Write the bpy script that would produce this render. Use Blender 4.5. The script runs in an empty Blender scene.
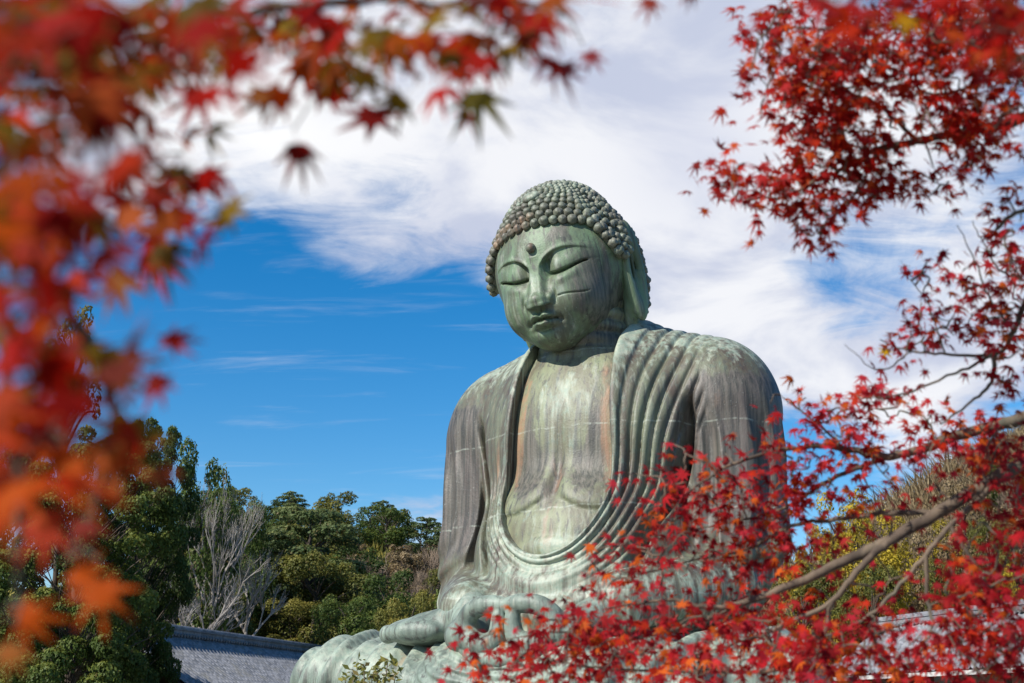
import bpy, math, random
import numpy as np
from mathutils import Vector, Matrix, Euler

random.seed(7)
RNG = np.random.default_rng(11)
SC = bpy.context.scene
COL = SC.collection
R = math.radians

# ------------------------------------------------------------------ camera frame (a pixel and a distance give a point of the place)
PITCH, FOC, EYE = R(16.6), 1250.0, 1.6
def at(px, py, d):
    """point seen at pixel (px,py) lying at forward depth d (metres)"""
    u = (px - 512) / FOC * d
    v = (341.5 - py) / FOC * d
    c, s = math.cos(PITCH), math.sin(PITCH)
    return np.array([u, d * c - v * s, EYE + d * s + v * c])

# ------------------------------------------------------------------ object helpers
def link(o, parent=None):
    COL.objects.link(o)
    if parent is not None:
        o.parent = parent
    return o

def mesh_obj(name, verts, faces, mat, parent=None, smooth=False, attr=None, fattr=None):
    """faces: (n,k) int array or list of lists; attr: dict name->(nverts,3) colour"""
    me = bpy.data.meshes.new(name)
    verts = np.asarray(verts, dtype=np.float32)
    if isinstance(faces, np.ndarray):
        n, k = faces.shape
        me.vertices.add(len(verts)); me.vertices.foreach_set('co', verts.ravel())
        me.loops.add(n * k); me.loops.foreach_set('vertex_index', faces.astype(np.int32).ravel())
        me.polygons.add(n)
        me.polygons.foreach_set('loop_start', np.arange(0, n * k, k, dtype=np.int32))
        me.polygons.foreach_set('loop_total', np.full(n, k, dtype=np.int32))
        me.update(calc_edges=True)
    else:
        me.from_pydata(verts.tolist(), [], faces); me.update()
    if smooth:
        me.polygons.foreach_set('use_smooth', np.ones(len(me.polygons), dtype=bool))
    if attr:
        for k_, a in attr.items():
            ca = me.attributes.new(k_, 'FLOAT_COLOR', 'POINT')
            buf = np.ones((len(verts), 4), dtype=np.float32); buf[:, :a.shape[1]] = a
            ca.data.foreach_set('color', buf.ravel())
    if mat is not None:
        me.materials.append(mat)
    return link(bpy.data.objects.new(name, me), parent)

def tag(o, label=None, cat=None, group=None, kind=None):
    if label: o['label'] = label
    if cat: o['category'] = cat
    if group: o['group'] = group
    if kind: o['kind'] = kind
    return o

def empty(name, loc=(0, 0, 0), rz=0.0):
    o = bpy.data.objects.new(name, None); o.empty_display_size = 0.3
    o.location = loc; o.rotation_euler = (0, 0, rz)
    return link(o)

class MB:
    """collects vertices / faces (mixed sizes) for one mesh"""
    def __init__(s): s.v = []; s.f = []
    def add(s, vs, fs):
        b = len(s.v); s.v.extend([tuple(map(float, p)) for p in vs]); s.f.extend([[i + b for i in f] for f in fs])
    def box(s, c, size, rz=0.0, M=None):
        x, y, z = [k / 2 for k in size]
        vs = [(-x,-y,-z),(x,-y,-z),(x,y,-z),(-x,y,-z),(-x,-y,z),(x,-y,z),(x,y,z),(-x,y,z)]
        cr, sr = math.cos(rz), math.sin(rz)
        vs = [(c[0]+a*cr-b*sr, c[1]+a*sr+b*cr, c[2]+d) for a, b, d in vs]
        s.add(vs, [[0,3,2,1],[4,5,6,7],[0,1,5,4],[1,2,6,5],[2,3,7,6],[3,0,4,7]])
    def tube(s, pts, rad, n=7, cap=True):
        pts = [Vector(p) for p in pts]; m = len(pts)
        if m < 2: return
        t0 = (pts[1] - pts[0]).normalized()
        nrm = t0.orthogonal().normalized()
        vs = []; fs = []
        for i, p in enumerate(pts):
            t = (pts[min(i + 1, m - 1)] - pts[max(i - 1, 0)])
            t = t.normalized() if t.length > 1e-9 else t0
            nrm = (nrm - t * nrm.dot(t)); nrm = nrm.normalized() if nrm.length > 1e-6 else t.orthogonal().normalized()
            bn = t.cross(nrm)
            r = rad[i] if hasattr(rad, '__len__') else rad
            for k in range(n):
                a = 2 * math.pi * k / n
                vs.append(p + nrm * (math.cos(a) * r) + bn * (math.sin(a) * r))
        for i in range(m - 1):
            for k in range(n):
                k2 = (k + 1) % n
                fs.append([i*n+k, i*n+k2, (i+1)*n+k2, (i+1)*n+k])
        if cap:
            fs.append(list(range(n - 1, -1, -1))); fs.append([(m-1)*n+k for k in range(n)])
        s.add(vs, fs)
    def build(s, name, mat, parent=None, smooth=False):
        return mesh_obj(name, s.v, s.f, mat, parent, smooth)

def smooth_path(pts, k=6):
    """Catmull-Rom through the points"""
    P = [np.array(p, float) for p in pts]
    P = [2*P[0]-P[1]] + P + [2*P[-1]-P[-2]]
    out = []
    for i in range(1, len(P) - 2):
        for j in range(k):
            t = j / k
            a, b, c, d = P[i-1], P[i], P[i+1], P[i+2]
            out.append(0.5*((2*b)+(c-a)*t+(2*a-5*b+4*c-d)*t*t+(3*b-a-3*c+d)*t**3))
    out.append(P[-2]); return out

# ------------------------------------------------------------------ numeric tools
def sstep(a, b, x):
    t = np.clip((x - a) / (b - a), 0, 1); return t * t * (3 - 2 * t)
def _hash(i, j, k):
    h = (i * 374761393 + j * 668265263 + k * 2147483647) & 0xffffffff
    h = ((h ^ (h >> 13)) * 1274126177) & 0xffffffff
    return ((h ^ (h >> 16)) & 0xffff) / 65535.0
def vnoise(x, y, z=0.0):
    x, y, z = np.broadcast_arrays(np.asarray(x, float), y, z)
    i, j, k = np.floor(x).astype(np.int64), np.floor(y).astype(np.int64), np.floor(z).astype(np.int64)
    f, g, h = x - i, y - j, z - k
    f, g, h = f*f*(3-2*f), g*g*(3-2*g), h*h*(3-2*h)
    r = 0
    for a in (0, 1):
        for b in (0, 1):
            for c in (0, 1):
                r = r + _hash(i+a, j+b, k+c) * (f if a else 1-f) * (g if b else 1-g) * (h if c else 1-h)
    return r
def smin(a, b, k):
    h = np.clip(0.5 + 0.5 * (b - a) / k, 0, 1); return b * (1 - h) + a * h - k * h * (1 - h)
def smax(a, b, k): return -smin(-a, -b, k)
def s_ell(p, c, r):
    q = (p - np.array(c)) ; r = np.array(r)
    k0 = np.linalg.norm(q / r, axis=1); k1 = np.linalg.norm(q / (r * r), axis=1)
    return k0 * (k0 - 1) / np.maximum(k1, 1e-6)
def s_cap(p, a, b, ra, rb):
    a = np.array(a, float); b = np.array(b, float); ab = b - a
    t = np.clip((p - a) @ ab / (ab @ ab), 0, 1)
    return np.linalg.norm(p - a - t[:, None] * ab, axis=1) - (ra + (rb - ra) * t)
def s_path(p, pts, rad):
    d = None
    for i in range(len(pts) - 1):
        e = s_cap(p, pts[i], pts[i+1], rad[i], rad[i+1])
        d = e if d is None else smin(d, e, 0.02)
    return d

def isosurface(fn, lo, hi, h, lip=1.5, B=6):
    """surface nets over the zero set of fn inside the box lo..hi"""
    lo = np.array(lo, float); n = np.ceil((np.array(hi) - lo) / h / B).astype(int) * B
    nb = n // B
    g = [lo[i] + (np.arange(nb[i]) + 0.5) * h * B for i in range(3)]
    cc = np.stack(np.meshgrid(*g, indexing='ij'), -1).reshape(-1, 3)
    cv = fn(cc).reshape(nb)
    big = h * B
    V = np.repeat(np.repeat(np.repeat(np.sign(cv) * big, B, 0), B, 1), B, 2)
    act = np.abs(cv) < lip * h * B * 0.5 * 1.75 + h
    m = np.repeat(np.repeat(np.repeat(act, B, 0), B, 1), B, 2)
    idx = np.argwhere(m)
    out = np.empty(len(idx))
    for s in range(0, len(idx), 400000):
        out[s:s+400000] = fn(lo + idx[s:s+400000] * h + 1e-5)
    V[m] = out
    ins = V < 0
    c = [slice(None, -1), slice(1, None)]
    cnt = sum(ins[c[a], c[b], c[d]].astype(np.int8) for a in (0,1) for b in (0,1) for d in (0,1))
    cells = (cnt > 0) & (cnt < 8)
    cid = np.full(cells.shape, -1, dtype=np.int64)
    ci = np.argwhere(cells); cid[cells] = np.arange(len(ci))
    acc = np.zeros((len(ci), 3)); num = np.zeros(len(ci))
    cor = [(a, b, d) for a in (0,1) for b in (0,1) for d in (0,1)]
    vals = {k: V[ci[:,0]+k[0], ci[:,1]+k[1], ci[:,2]+k[2]] for k in cor}
    for k in cor:
        for ax in range(3):
            if k[ax] == 0:
                k2 = list(k); k2[ax] = 1; k2 = tuple(k2)
                a, b = vals[k], vals[k2]
                cr = (a < 0) != (b < 0)
                t = np.where(cr, a / np.where(cr, a - b, 1), 0)
                pt = np.tile(np.array(k, float), (len(ci), 1)); pt[:, ax] = t
                acc[cr] += pt[cr]; num[cr] += 1
    verts = lo + (ci + acc / num[:, None]) * h
    quads = []
    for ax in range(3):
        u, w = (ax + 1) % 3, (ax + 2) % 3
        s0 = [slice(None)] * 3; s1 = [slice(None)] * 3
        s0[ax] = slice(None, -1); s1[ax] = slice(1, None)
        e = np.argwhere(ins[tuple(s0)] != ins[tuple(s1)])
        ok = (e[:, u] > 0) & (e[:, w] > 0) & (e[:, u] < ins.shape[u]-1) & (e[:, w] < ins.shape[w]-1)
        e = e[ok]
        first = ins[e[:,0], e[:,1], e[:,2]]
        def cell(du, dw):
            q = e.copy(); q[:, u] -= du; q[:, w] -= dw
            return cid[q[:,0], q[:,1], q[:,2]]
        q = np.stack([cell(1,1), cell(0,1), cell(0,0), cell(1,0)], 1)
        q[~first] = q[~first][:, ::-1]
        quads.append(q)
    q = np.concatenate(quads); q = q[(q >= 0).all(1)]
    return verts, q

# ------------------------------------------------------------------ node helpers
def new_mat(name):
    m = bpy.data.materials.new(name); m.use_nodes = True
    nt = m.node_tree; b = nt.nodes['Principled BSDF']
    return m, nt, b
class NT:
    def __init__(s, nt): s.nt = nt
    def n(s, t, **kw):
        o = s.nt.nodes.new(t)
        for k, v in kw.items(): setattr(o, k, v)
        return o
    def l(s, a, b): s.nt.links.new(a, b)
    def coord(s, which='Object'): return s.n('ShaderNodeTexCoord').outputs[which]
    def mapping(s, vec, scale=(1,1,1), loc=(0,0,0)):
        m = s.n('ShaderNodeMapping'); m.inputs['Scale'].default_value = scale; m.inputs['Location'].default_value = loc
        s.l(vec, m.inputs['Vector']); return m.outputs[0]
    def noise(s, vec, scale=1, detail=4, rough=.55, dist=0):
        m = s.n('ShaderNodeTexNoise'); m.inputs['Scale'].default_value = scale; m.inputs['Detail'].default_value = detail
        m.inputs['Roughness'].default_value = rough; m.inputs['Distortion'].default_value = dist
        s.l(vec, m.inputs['Vector']); return m.outputs[0]
    def rng(s, x, a, b, c=0, d=1, smooth=True):
        m = s.n('ShaderNodeMapRange'); m.interpolation_type = 'SMOOTHSTEP' if smooth else 'LINEAR'
        for k, v in zip(('From Min','From Max','To Min','To Max'), (a,b,c,d)): m.inputs[k].default_value = v
        s.l(x, m.inputs['Value']); return m.outputs[0]
    def math(s, op, a, b=None):
        m = s.n('ShaderNodeMath', operation=op)
        for i, v in enumerate((a, b)):
            if v is None: continue
            if isinstance(v, (int, float)): m.inputs[i].default_value = v
            else: s.l(v, m.inputs[i])
        return m.outputs[0]
    def mix(s, f, a, b, mode='MIX'):
        m = s.n('ShaderNodeMix', data_type='RGBA', blend_type=mode); m.clamp_factor = True
        for sock, v in ((m.inputs['Factor'], f), (m.inputs['A'], a), (m.inputs['B'], b)):
            if isinstance(v, (int, float)): sock.default_value = v
            elif isinstance(v, (tuple, list)): sock.default_value = (*v, 1)
            else: s.l(v, sock)
        return m.outputs['Result']
    def attr(s, name):
        a = s.n('ShaderNodeAttribute'); a.attribute_name = name; return a
    def sep(s, c):
        m = s.n('ShaderNodeSeparateColor'); s.l(c, m.inputs[0]); return m.outputs
    def sepx(s, c):
        m = s.n('ShaderNodeSeparateXYZ'); s.l(c, m.inputs[0]); return m.outputs
    def bump(s, h, strength=.3, dist=.05):
        b = s.n('ShaderNodeBump'); b.inputs['Strength'].default_value = strength; b.inputs['Distance'].default_value = dist
        s.l(h, b.inputs['Height']); return b.outputs[0]
# ================================================================== THE STATUE
def bronze_patina(name, green, brown, streak_bias=0.5, mott=.6, seams=.4):
    m, nt, b = new_mat(name); N = NT(nt)
    co = N.coord('Object')
    st = N.noise(N.mapping(co, (2.6, 2.6, .22)), 1.0, 6, .62, .4)          # runs down the metal
    st2 = N.noise(N.mapping(co, (7.5, 7.5, .5), (3, 1, 2)), 1.0, 4, .6, .3)
    bl = N.noise(co, .9, 6, .6, .5)
    fine = N.noise(co, 9, 6, .7)
    a = N.sep(N.attr('stain_shade').outputs['Color'])
    f = N.math('ADD', N.math('MULTIPLY', st, .6), N.math('MULTIPLY', bl, .4))
    f = N.rng(f, streak_bias - .13, streak_bias + .13)
    c = N.mix(f, brown, green)
    c = N.mix(N.math('MULTIPLY', N.rng(st2, .54, .70), .5), c, (.33, .36, .28))
    st3 = N.noise(N.mapping(co, (11, 11, .45), (7, 5, 2)), 1.0, 4, .62, .3)
    c = N.mix(N.math('MULTIPLY', N.rng(st3, .52, .66), .8), c, (.075, .072, .062))    # dark runs        # pale runs
    c = N.mix(N.math('MULTIPLY', N.rng(fine, .5, .68), mott), c, (.085, .125, .09))      # mottling
    nz = N.math('ADD', N.math('MULTIPLY', N.math('SUBTRACT', st2, .5), 2.2), N.math('ADD', N.math('MULTIPLY', N.math('SUBTRACT', fine, .5), .8), N.math('MULTIPLY', N.math('SUBTRACT', bl, .5), .6)))
    def masked(ch, lo_, hi_):
        return N.rng(N.math('ADD', ch, N.math('MULTIPLY', nz, .75)), lo_, hi_)
    pal = N.mix(N.rng(fine, .35, .65), (.42, .44, .34), (.28, .355, .275))
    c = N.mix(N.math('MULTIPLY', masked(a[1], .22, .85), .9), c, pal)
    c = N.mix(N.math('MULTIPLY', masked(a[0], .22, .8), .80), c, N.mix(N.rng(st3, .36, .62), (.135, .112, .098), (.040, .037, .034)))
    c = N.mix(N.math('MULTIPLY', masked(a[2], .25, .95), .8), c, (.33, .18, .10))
    sp = N.noise(co, 26, 3, .6)
    c = N.mix(N.math('MULTIPLY', N.rng(sp, .66, .74), .4), c, (.44, .47, .42))
    z = N.sepx(co)[2]                                                       # casting seams
    zz = N.math('ADD', z, N.math('MULTIPLY', bl, .22))
    fr = N.math('ABSOLUTE', N.math('SUBTRACT', N.math('FRACT', N.math('MULTIPLY', zz, .62)), .5))
    seam = N.math('MULTIPLY', N.rng(fr, .003, .016, 1, 0), N.rng(st2, .40, .6))
    c = N.mix(N.math('MULTIPLY', seam, seams), c, (.42, .46, .38))
    nt.links.new(c, b.inputs['Base Color'])
    b.inputs['Roughness'].default_value = .52
    b.inputs['Specular IOR Level'].default_value = .5
    h = N.math('ADD', N.math('MULTIPLY', fine, .5), N.math('ADD', N.math('MULTIPLY', sp, .25), N.math('MULTIPLY', st2, .5)))
    nt.links.new(N.bump(h, .35, .05), b.inputs['Normal'])
    return m
M_ROBE = bronze_patina('weathered_bronze_robe', (.155, .17, .108), (.078, .055, .040), .518)
M_SKIN = bronze_patina('weathered_bronze_skin', (.215, .235, .135), (.115, .10, .068), .485, .4)
M_FACE = bronze_patina('weathered_bronze_face', (.15, .225, .128), (.095, .088, .062), .478, .5, 0.0)
M_HAIR = bronze_patina('weathered_bronze_hair', (.165, .19, .13), (.125, .11, .088), .5)
M_LAP = bronze_patina('weathered_bronze_lap', (.265, .325, .26), (.105, .13, .105), .495, .35)

ST_LOC, ST_ROT = (1.92, 25.0, 1.3), R(-30)
statue = empty('buddha_statue', ST_LOC, ST_ROT)
tag(statue, 'giant seated bronze Buddha with green patina, head bowed and hands joined in its lap', 'statue')

def d_open(x, z):
    """signed distance to the edge of the robe's U-shaped neck opening, seen from the front"""
    up = np.abs(x) - (1.13 - .05 * np.clip(z - 4.4, 0, 3))
    dz = (z - 4.4)
    k = np.sqrt((x / 1.13) ** 2 + (dz / 1.35) ** 2) + 1e-6
    r = np.sqrt(x * x + dz * dz)
    return np.where(z > 4.4, up, r - r / k)

def base_torso(p):
    q = p.copy(); q[:, 0] = np.abs(q[:, 0])
    d = s_ell(p, (0, -.55, 5.2), (2.25, 1.5, 2.5))
    d = smin(d, s_ell(p, (0, -1.0, 3.1), (2.1, 1.62, 1.9)), .5)
    d = smin(d, s_cap(q, (0, -.05, 6.55), (2.45, .05, 6.05), 1.0, 1.0), .5)
    d = smin(d, s_cap(q, (.3, .1, 7.3), (2.2, .15, 6.5), .62, .8), .55)
    return d

def f_torso(p):
    x, y, z = p.T
    d = base_torso(p)
    fr = sstep(.2, -.8, y)
    ax = np.abs(x)
    # pectoral folds, belly fold, navel line
    zp = 3.86 + .42 * np.clip(1 - ax / .85, 0, 1) ** 1.8
    d -= fr * (.095 * np.exp(-((z - zp - .26) / .34) ** 2) * sstep(zp - .10, zp + .05, z) * sstep(.0, .3, ax) * sstep(1.7, .9, ax))
    d += fr * .04 * np.exp(-((z - zp) / .05) ** 2) * sstep(.10, .3, ax)
    zb = 3.38 - .13 * (ax / .7) ** 2
    d -= fr * .06 * np.exp(-((z - zb + .16) / .2) ** 2) * sstep(zb + .06, zb - .04, z)
    d += fr * .05 * np.exp(-(x / .09) ** 2) * sstep(3.6, 4.6, z) * sstep(6.4, 5.2, z)
    # neck with three rings
    n = s_cap(p, (-.02, -.30, 6.9), (-.05, -.95, 8.3), 1.08, .92)
    t = (z - 7.25) / .27
    n -= .09 * np.abs(np.sin(math.pi * t)) ** .55 - .05
    d = smin(d, n, .22)
    return np.where(z < 6.4, np.maximum(d, (d_open(x, z) - .22) * .8), d)

def f_robe(p):
    x, y, z = p.T
    q = p.copy(); q[:, 0] = np.abs(q[:, 0])
    T = base_torso(p) - .17
    A = smin(s_cap(q, (2.58, .02, 5.85), (2.66, -.15, 3.5), 1.06, .92), s_cap(q, (2.66, -.15, 3.5), (2.58, -.7, 2.45), .92, .72), .25)
    # sleeve folds round the arm
    sg = np.sign(x)
    al = np.arctan2(-(y + .15), (q[:, 0] - 2.6))
    low = sstep(6.5, 4.8, z) * np.where(x > 0, 1, 1.35)
    al2 = al + .16 * np.sin(z * 1.3 + sg) + .10 * (5 - z) * np.where(sg > 0, 1, .5)
    al2 = al2 + .22 * (vnoise(al * 2.2, z * .35, 4 + sg) - .5)
    w = np.sin(al2 * 6.2 + sg * .8); w2 = np.sin(al2 * 11 + z * .3 + 2)
    A -= low * (.095 * (1 - np.abs(w)) ** 1.3 + .05 * w + .015 * w2)
    # bunched folds at the left elbow
    bun = np.exp(-((z - 3.0) / .55) ** 2)
    A -= bun * .05 * np.sin((z * 1.6 + q[:, 0] * 1.2 - y * .8) * 6.0)
    d = smin(T, A, .16)
    do = d_open(x, z)
    t = sstep(7.4, 3.6, z)
    dd = do * (1 + 1.0 * t) + .25 * t
    dd = dd + .04 * (vnoise(x * 1.1, z * .8, 3.1) - .5) + .16 * (vnoise(x * .9 + 5, z * .30, 6.1) - .5)
    front = sstep(.75, .1, y)
    sp = .275
    ph = (dd - .36) / sp
    fr = ph - np.floor(ph)
    sg_ = .125 * (1 + .75 * t)
    saw = .30 * fr * sstep(1.0, .74, fr) + .75 * (1 - np.exp(-((fr - .88) / sg_) ** 2) - np.exp(-((fr + .12) / sg_) ** 2))
    rt = sstep(-.2, .5, x)                                   # deep pleats over the left shoulder, shallow on the other side
    lim = 3.6 + 3.0 * sstep(7.0, 5.6, z)
    ampR = (.085 + .04 * sstep(6.8, 5.0, z)) * sstep(-.15, -.05, ph) * sstep(lim + .6, lim - .2, ph)
    wl = sstep(5.3, 3.9, z)
    ampL = (.02 + .085 * wl) * sstep(-.02, .10, ph) * sstep(5.0, 3.4, ph)
    amp = (ampR * rt + ampL * (1 - rt)) * front * (.6 + .6 * vnoise(np.floor(ph) * 3.7, z * .5, 2.2))
    d -= amp * (saw - .75)
    # second thin line inside each pleat low on the belly
    
    # rolled collar edge
    d -= front * (.04 * np.exp(-((do - .09) / .09) ** 2))
    d -= front * .05 * sstep(.40, .30, np.where(x > 0, dd, dd + .12))
    # crease between arm and body on both sides
    xc = np.where(x > 0, 2.28 - .22 * (6.0 - z) * sstep(6.4, 3, z), 2.24 - .27 * (5.9 - z))
    cr = np.exp(-((q[:, 0] - xc) / .085) ** 2) * sstep(6.25, 5.6, z) * sstep(2.2, 3.2, z) * sstep(.3, -.3, y)
    d += cr * np.where(x > 0, .30, .26)
    # lower robe hangs into the lap
    skirt = s_ell(p, (0, -1.35, 1.9), (2.3, 1.75, 1.5))
    skirt -= .05 * np.sin(np.sqrt((x / 1.13) ** 2 + ((z - 4.4) / 1.35) ** 2) * 15.0) * sstep(.0, -.9, y)
    d = smin(d, skirt, .3)
    # sleeves over the forearms
    F = s_cap(q, (2.55, -.8, 2.45), (1.55, -2.75, 2.10), .74, .56)
    ph2 = (q[:, 0] * .8 - y * .9 + z * .5)
    F -= .03 * np.sin(ph2 * 9) * sstep(-1.2, -2.4, y) * np.where(x > 0, 1.2, .25)
    d = smin(d, F, .14)
    # cut the neck opening
    cut = np.maximum(do, y - .15)
    neck = np.sqrt((x / 1.02) ** 2 + ((y + .25) / .95) ** 2) - 1
    neck = np.where(z > 6.2, neck * .95, 9)
    cut = np.minimum(cut, neck)
    cut = np.where(z > 2.6, cut, np.maximum(cut, 2.8 - z))
    return smax(d, -cut, .025)

def f_legs(p):
    x, y, z = p.T
    q = p.copy(); q[:, 0] = np.abs(q[:, 0])
    # droop of the cloth over the legs
    ax = q[:, 0]
    L = np.minimum(s_cap(p, (-1.2, -.4, 1.05), (-5.15, -1.45, .92), 1.12, .90), s_cap(p, (1.2, -.4, 1.0), (3.75, -1.45, .85), 1.05, .85))
    S = s_cap(p, (-5.25, -1.75, .80), (1.2, -3.45, .68), .92, .86)
    S2 = s_cap(p, (3.8, -1.75, .72), (-1.2, -3.35, .62), .88, .84)
    d = smin(smin(L, S, .25), S2, .3)
    d = smin(d, s_ell(p, (0, -2.9, .72), (3.2, 1.25, .85)), .3)
    # fan of folds round the knees, hanging folds along the shins
    ka = np.arctan2(z - 1.9, ax - 3.2 + .0 * y)
    u = ax + .42 * (z - 1.0) * sstep(2.0, 5.0, ax) - .20 * (y + 2.5)
    u = u + .42 * (vnoise(x * .75, z * .5, 1.7) - .5) + .12 * (vnoise(x * 2, z * 1.2, 4.7) - .5)
    per = .56
    f = u / per - np.floor(u / per)
    cell = _hash(np.floor(u / per).astype(np.int64), 3, 5)
    saw = (.5 - .5 * np.cos(np.where(f < .68, f / .68, (1 - f) / .32) * math.pi)) * (.5 + .5 * cell)
    k = sstep(1.7, 2.3, ax)
    d -= k * .22 * (saw - .4)
    # swirl below the hands
    rr = np.sqrt((x * .72 + .05) ** 2 + ((z - 2.1) * 1.15) ** 2) + .10 * (vnoise(x * 1.3, z * 1.5, 9) - .5)
    f2 = rr / .21 - np.floor(rr / .21)
    s2 = np.where(f2 < .7, f2 / .7, (1 - f2) / .3)
    d -= (1 - k) * .085 * (s2 - .5) * sstep(-1.6, -2.6, y)
    # hem shelf
    d -= .03 * np.sin(z * 14) * np.exp(-((z - .55) / .25) ** 2)
    return np.maximum(d, .02 - z)

def f_foot(p):
    d = s_path(p, [(-1.3, -3.0, 2.08), (-1.8, -3.02, 1.93), (-2.3, -3.02, 1.84)], [.36, .27, .25])
    d = smin(d, s_ell(p, (-2.35, -3.0, 1.76), (.82, .46, .27)), .14)
    d = smin(d, s_ell(p, (-2.28, -3.36, 1.74), (.50, .20, .20)), .10)
    for tx, ty, tz, r in [(-3.20, -2.94, 1.735, .175), (-2.99, -3.14, 1.735, .15), (-2.77, -3.28, 1.735, .155), (-2.50, -3.42, 1.745, .165)]:
        t = s_path(p, [(tx + .42, ty + .25, tz + .06), (tx + .14, ty + .08, tz + .03), (tx, ty, tz)], [r * .95, r * .86, r])
        d = smin(d, t, .03)
    return d

def f_hand(p, s):
    q = p.copy(); q[:, 0] = q[:, 0] * s                      # s=-1: the hand on the viewer's left, built at x<0 -> x>0
    ring = smooth_path([(.03, -4.02, 2.06), (.34, -4.04, 2.085), (.64, -4.0, 2.03), (.84, -3.94, 1.87), (.87, -3.93, 1.66), (.70, -3.98, 1.49), (.42, -4.02, 1.43), (.20, -4.04, 1.52), (.14, -4.05, 1.72), (.135, -4.05, 1.92)], 3)
    d = s_path(q, ring, list(np.interp(np.linspace(0, 1, len(ring)), [0, .12, .3, .5, .7, .85, 1], [.14, .165, .165, .20, .18, .15, .125])))
    d = smin(d, s_ell(q, (1.05, -3.5, 1.60), (.40, .55, .36)), .12)
    for i, (z0, y0, ln) in enumerate([(1.26, -4.0, -.62), (1.13, -3.86, -.66), (1.04, -3.68, -.5)]):
        off = .06 * s
        f = s_path(q, [(.98, -3.5 - .1 * (2 - i), 1.42 - .12 * i), (.55, y0, z0 + off), (.1, y0 - .02, z0 - .02 + off), (ln, y0 + .05, z0 + .02 + off)], [.2, .165, .155, .12])
        d = smin(d, f, .012)
    wr = s_cap(q, (1.0, -3.45, 1.68), (1.5, -2.8, 2.05), .33, .42)
    return smin(d, wr, .15)

def blob(p, items):
    """sum of soft blobs in the front view (x, z, rx, rz, strength)"""
    s = 0
    for x, z, rx, rz, w in items:
        s = s + w * np.exp(-(((p[:, 0] - x) / rx) ** 2 + ((p[:, 2] - z) / rz) ** 2))
    return s
def stain_shade(dark, pale, tan): return np.clip(np.stack([dark, pale, tan], 1), 0, 1)  # metal stains, with some shade and brightness painted into the same masks

def relax(v, q, n=2):
    e = np.unique(np.sort(np.concatenate([q[:, [0, 1]], q[:, [1, 2]], q[:, [2, 3]], q[:, [3, 0]]]), axis=1), axis=0)
    for _ in range(n):
        acc = np.zeros_like(v); cnt = np.bincount(e.ravel(), minlength=len(v))[:, None]
        for k in range(3):
            acc[:, k] = np.bincount(e[:, 0], v[e[:, 1], k], len(v)) + np.bincount(e[:, 1], v[e[:, 0], k], len(v))
        v = v * .45 + .55 * acc / np.maximum(cnt, 1)
    return v
def sculpt(name, fn, lo, hi, h, mat, stain_shade_fn=None, parent=statue, lip=1.6, relax_n=2):
    v, q = isosurface(fn, lo, hi, h, lip)
    v = relax(v, q, relax_n)
    at_ = {'stain_shade': stain_shade_fn(v) if stain_shade_fn is not None else np.zeros((len(v), 3))}
    return mesh_obj(name, v, q, mat, parent, True, at_)

def st_torso(v):
    x, y, z = v.T
    do = d_open(x, z)
    fr = (y < 0)
    wv = .06 * (vnoise(x * 2, z * 1.4, 5) - .5)
    tan = .62 * sstep(-.30, -.20, do + wv) * sstep(4.0, 4.8, z) * sstep(7.1, 6.5, z) * fr
    tan = tan + .42 * np.exp(-((x - .02) / .16) ** 2) * sstep(3.0, 3.4, z) * sstep(5.4, 4.6, z)
    dark = blob(v, [(-.62, 4.75, .36, .6, 1.4), (.62, 4.7, .33, .55, 1.35), (0, 4.5, .16, .7, .75), (.2, 7.5, 1.1, .36, .8), (-.1, 6.75, .16, .35, .5), (-.72, 5.6, .14, .9, .75), (.72, 5.6, .14, .9, .7), (-.3, 6.0, .06, .6, .5), (.35, 5.9, .06, .7, .5)])  # wide neck blob paints in the shade under the chin
    pale = blob(v, [(0, 6.1, .8, .6, .6), (.1, 3.2, .7, .25, .7), (-.3, 3.75, .5, .2, .35), (.2, 5.2, .5, .3, .4)])
    return stain_shade(dark, pale, tan)
def st_robe(v):
    x, y, z = v.T
    do = d_open(x, z)
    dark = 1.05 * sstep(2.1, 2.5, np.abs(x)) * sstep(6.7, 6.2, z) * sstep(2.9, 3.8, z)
    dark += blob(v, [(3.5, 5.0, .5, 1.3, .45), (2.1, 5.1, .35, 1.1, .5), (-3.2, 5.8, .5, .8, .25)])  # first two blobs paint in the shade of left outer arm and armpit
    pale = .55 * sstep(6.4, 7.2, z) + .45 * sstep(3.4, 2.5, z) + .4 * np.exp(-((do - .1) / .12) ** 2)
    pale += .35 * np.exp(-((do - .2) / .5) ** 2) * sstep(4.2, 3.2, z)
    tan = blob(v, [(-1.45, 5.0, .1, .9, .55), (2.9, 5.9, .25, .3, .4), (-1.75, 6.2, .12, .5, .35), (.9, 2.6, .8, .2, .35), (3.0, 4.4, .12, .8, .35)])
    return stain_shade(dark, pale, tan)
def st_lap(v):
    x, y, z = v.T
    return stain_shade(.28 * sstep(.9, .3, z), .55 * sstep(.6, 1.5, z) + 0 * x, blob(v, [(-2.7, 1.2, .12, .5, .5), (-4.8, 1.2, .12, .5, .45), (-3.9, .8, .2, .3, .4)]))
def st_hand(v):
    return stain_shade(.25 + 0 * v[:, 0], .3 * sstep(1.7, 2.1, v[:, 2]), blob(v, [(-.3, 1.45, .1, .12, .7), (-1.75, 1.95, .10, .25, .45)]))

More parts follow.
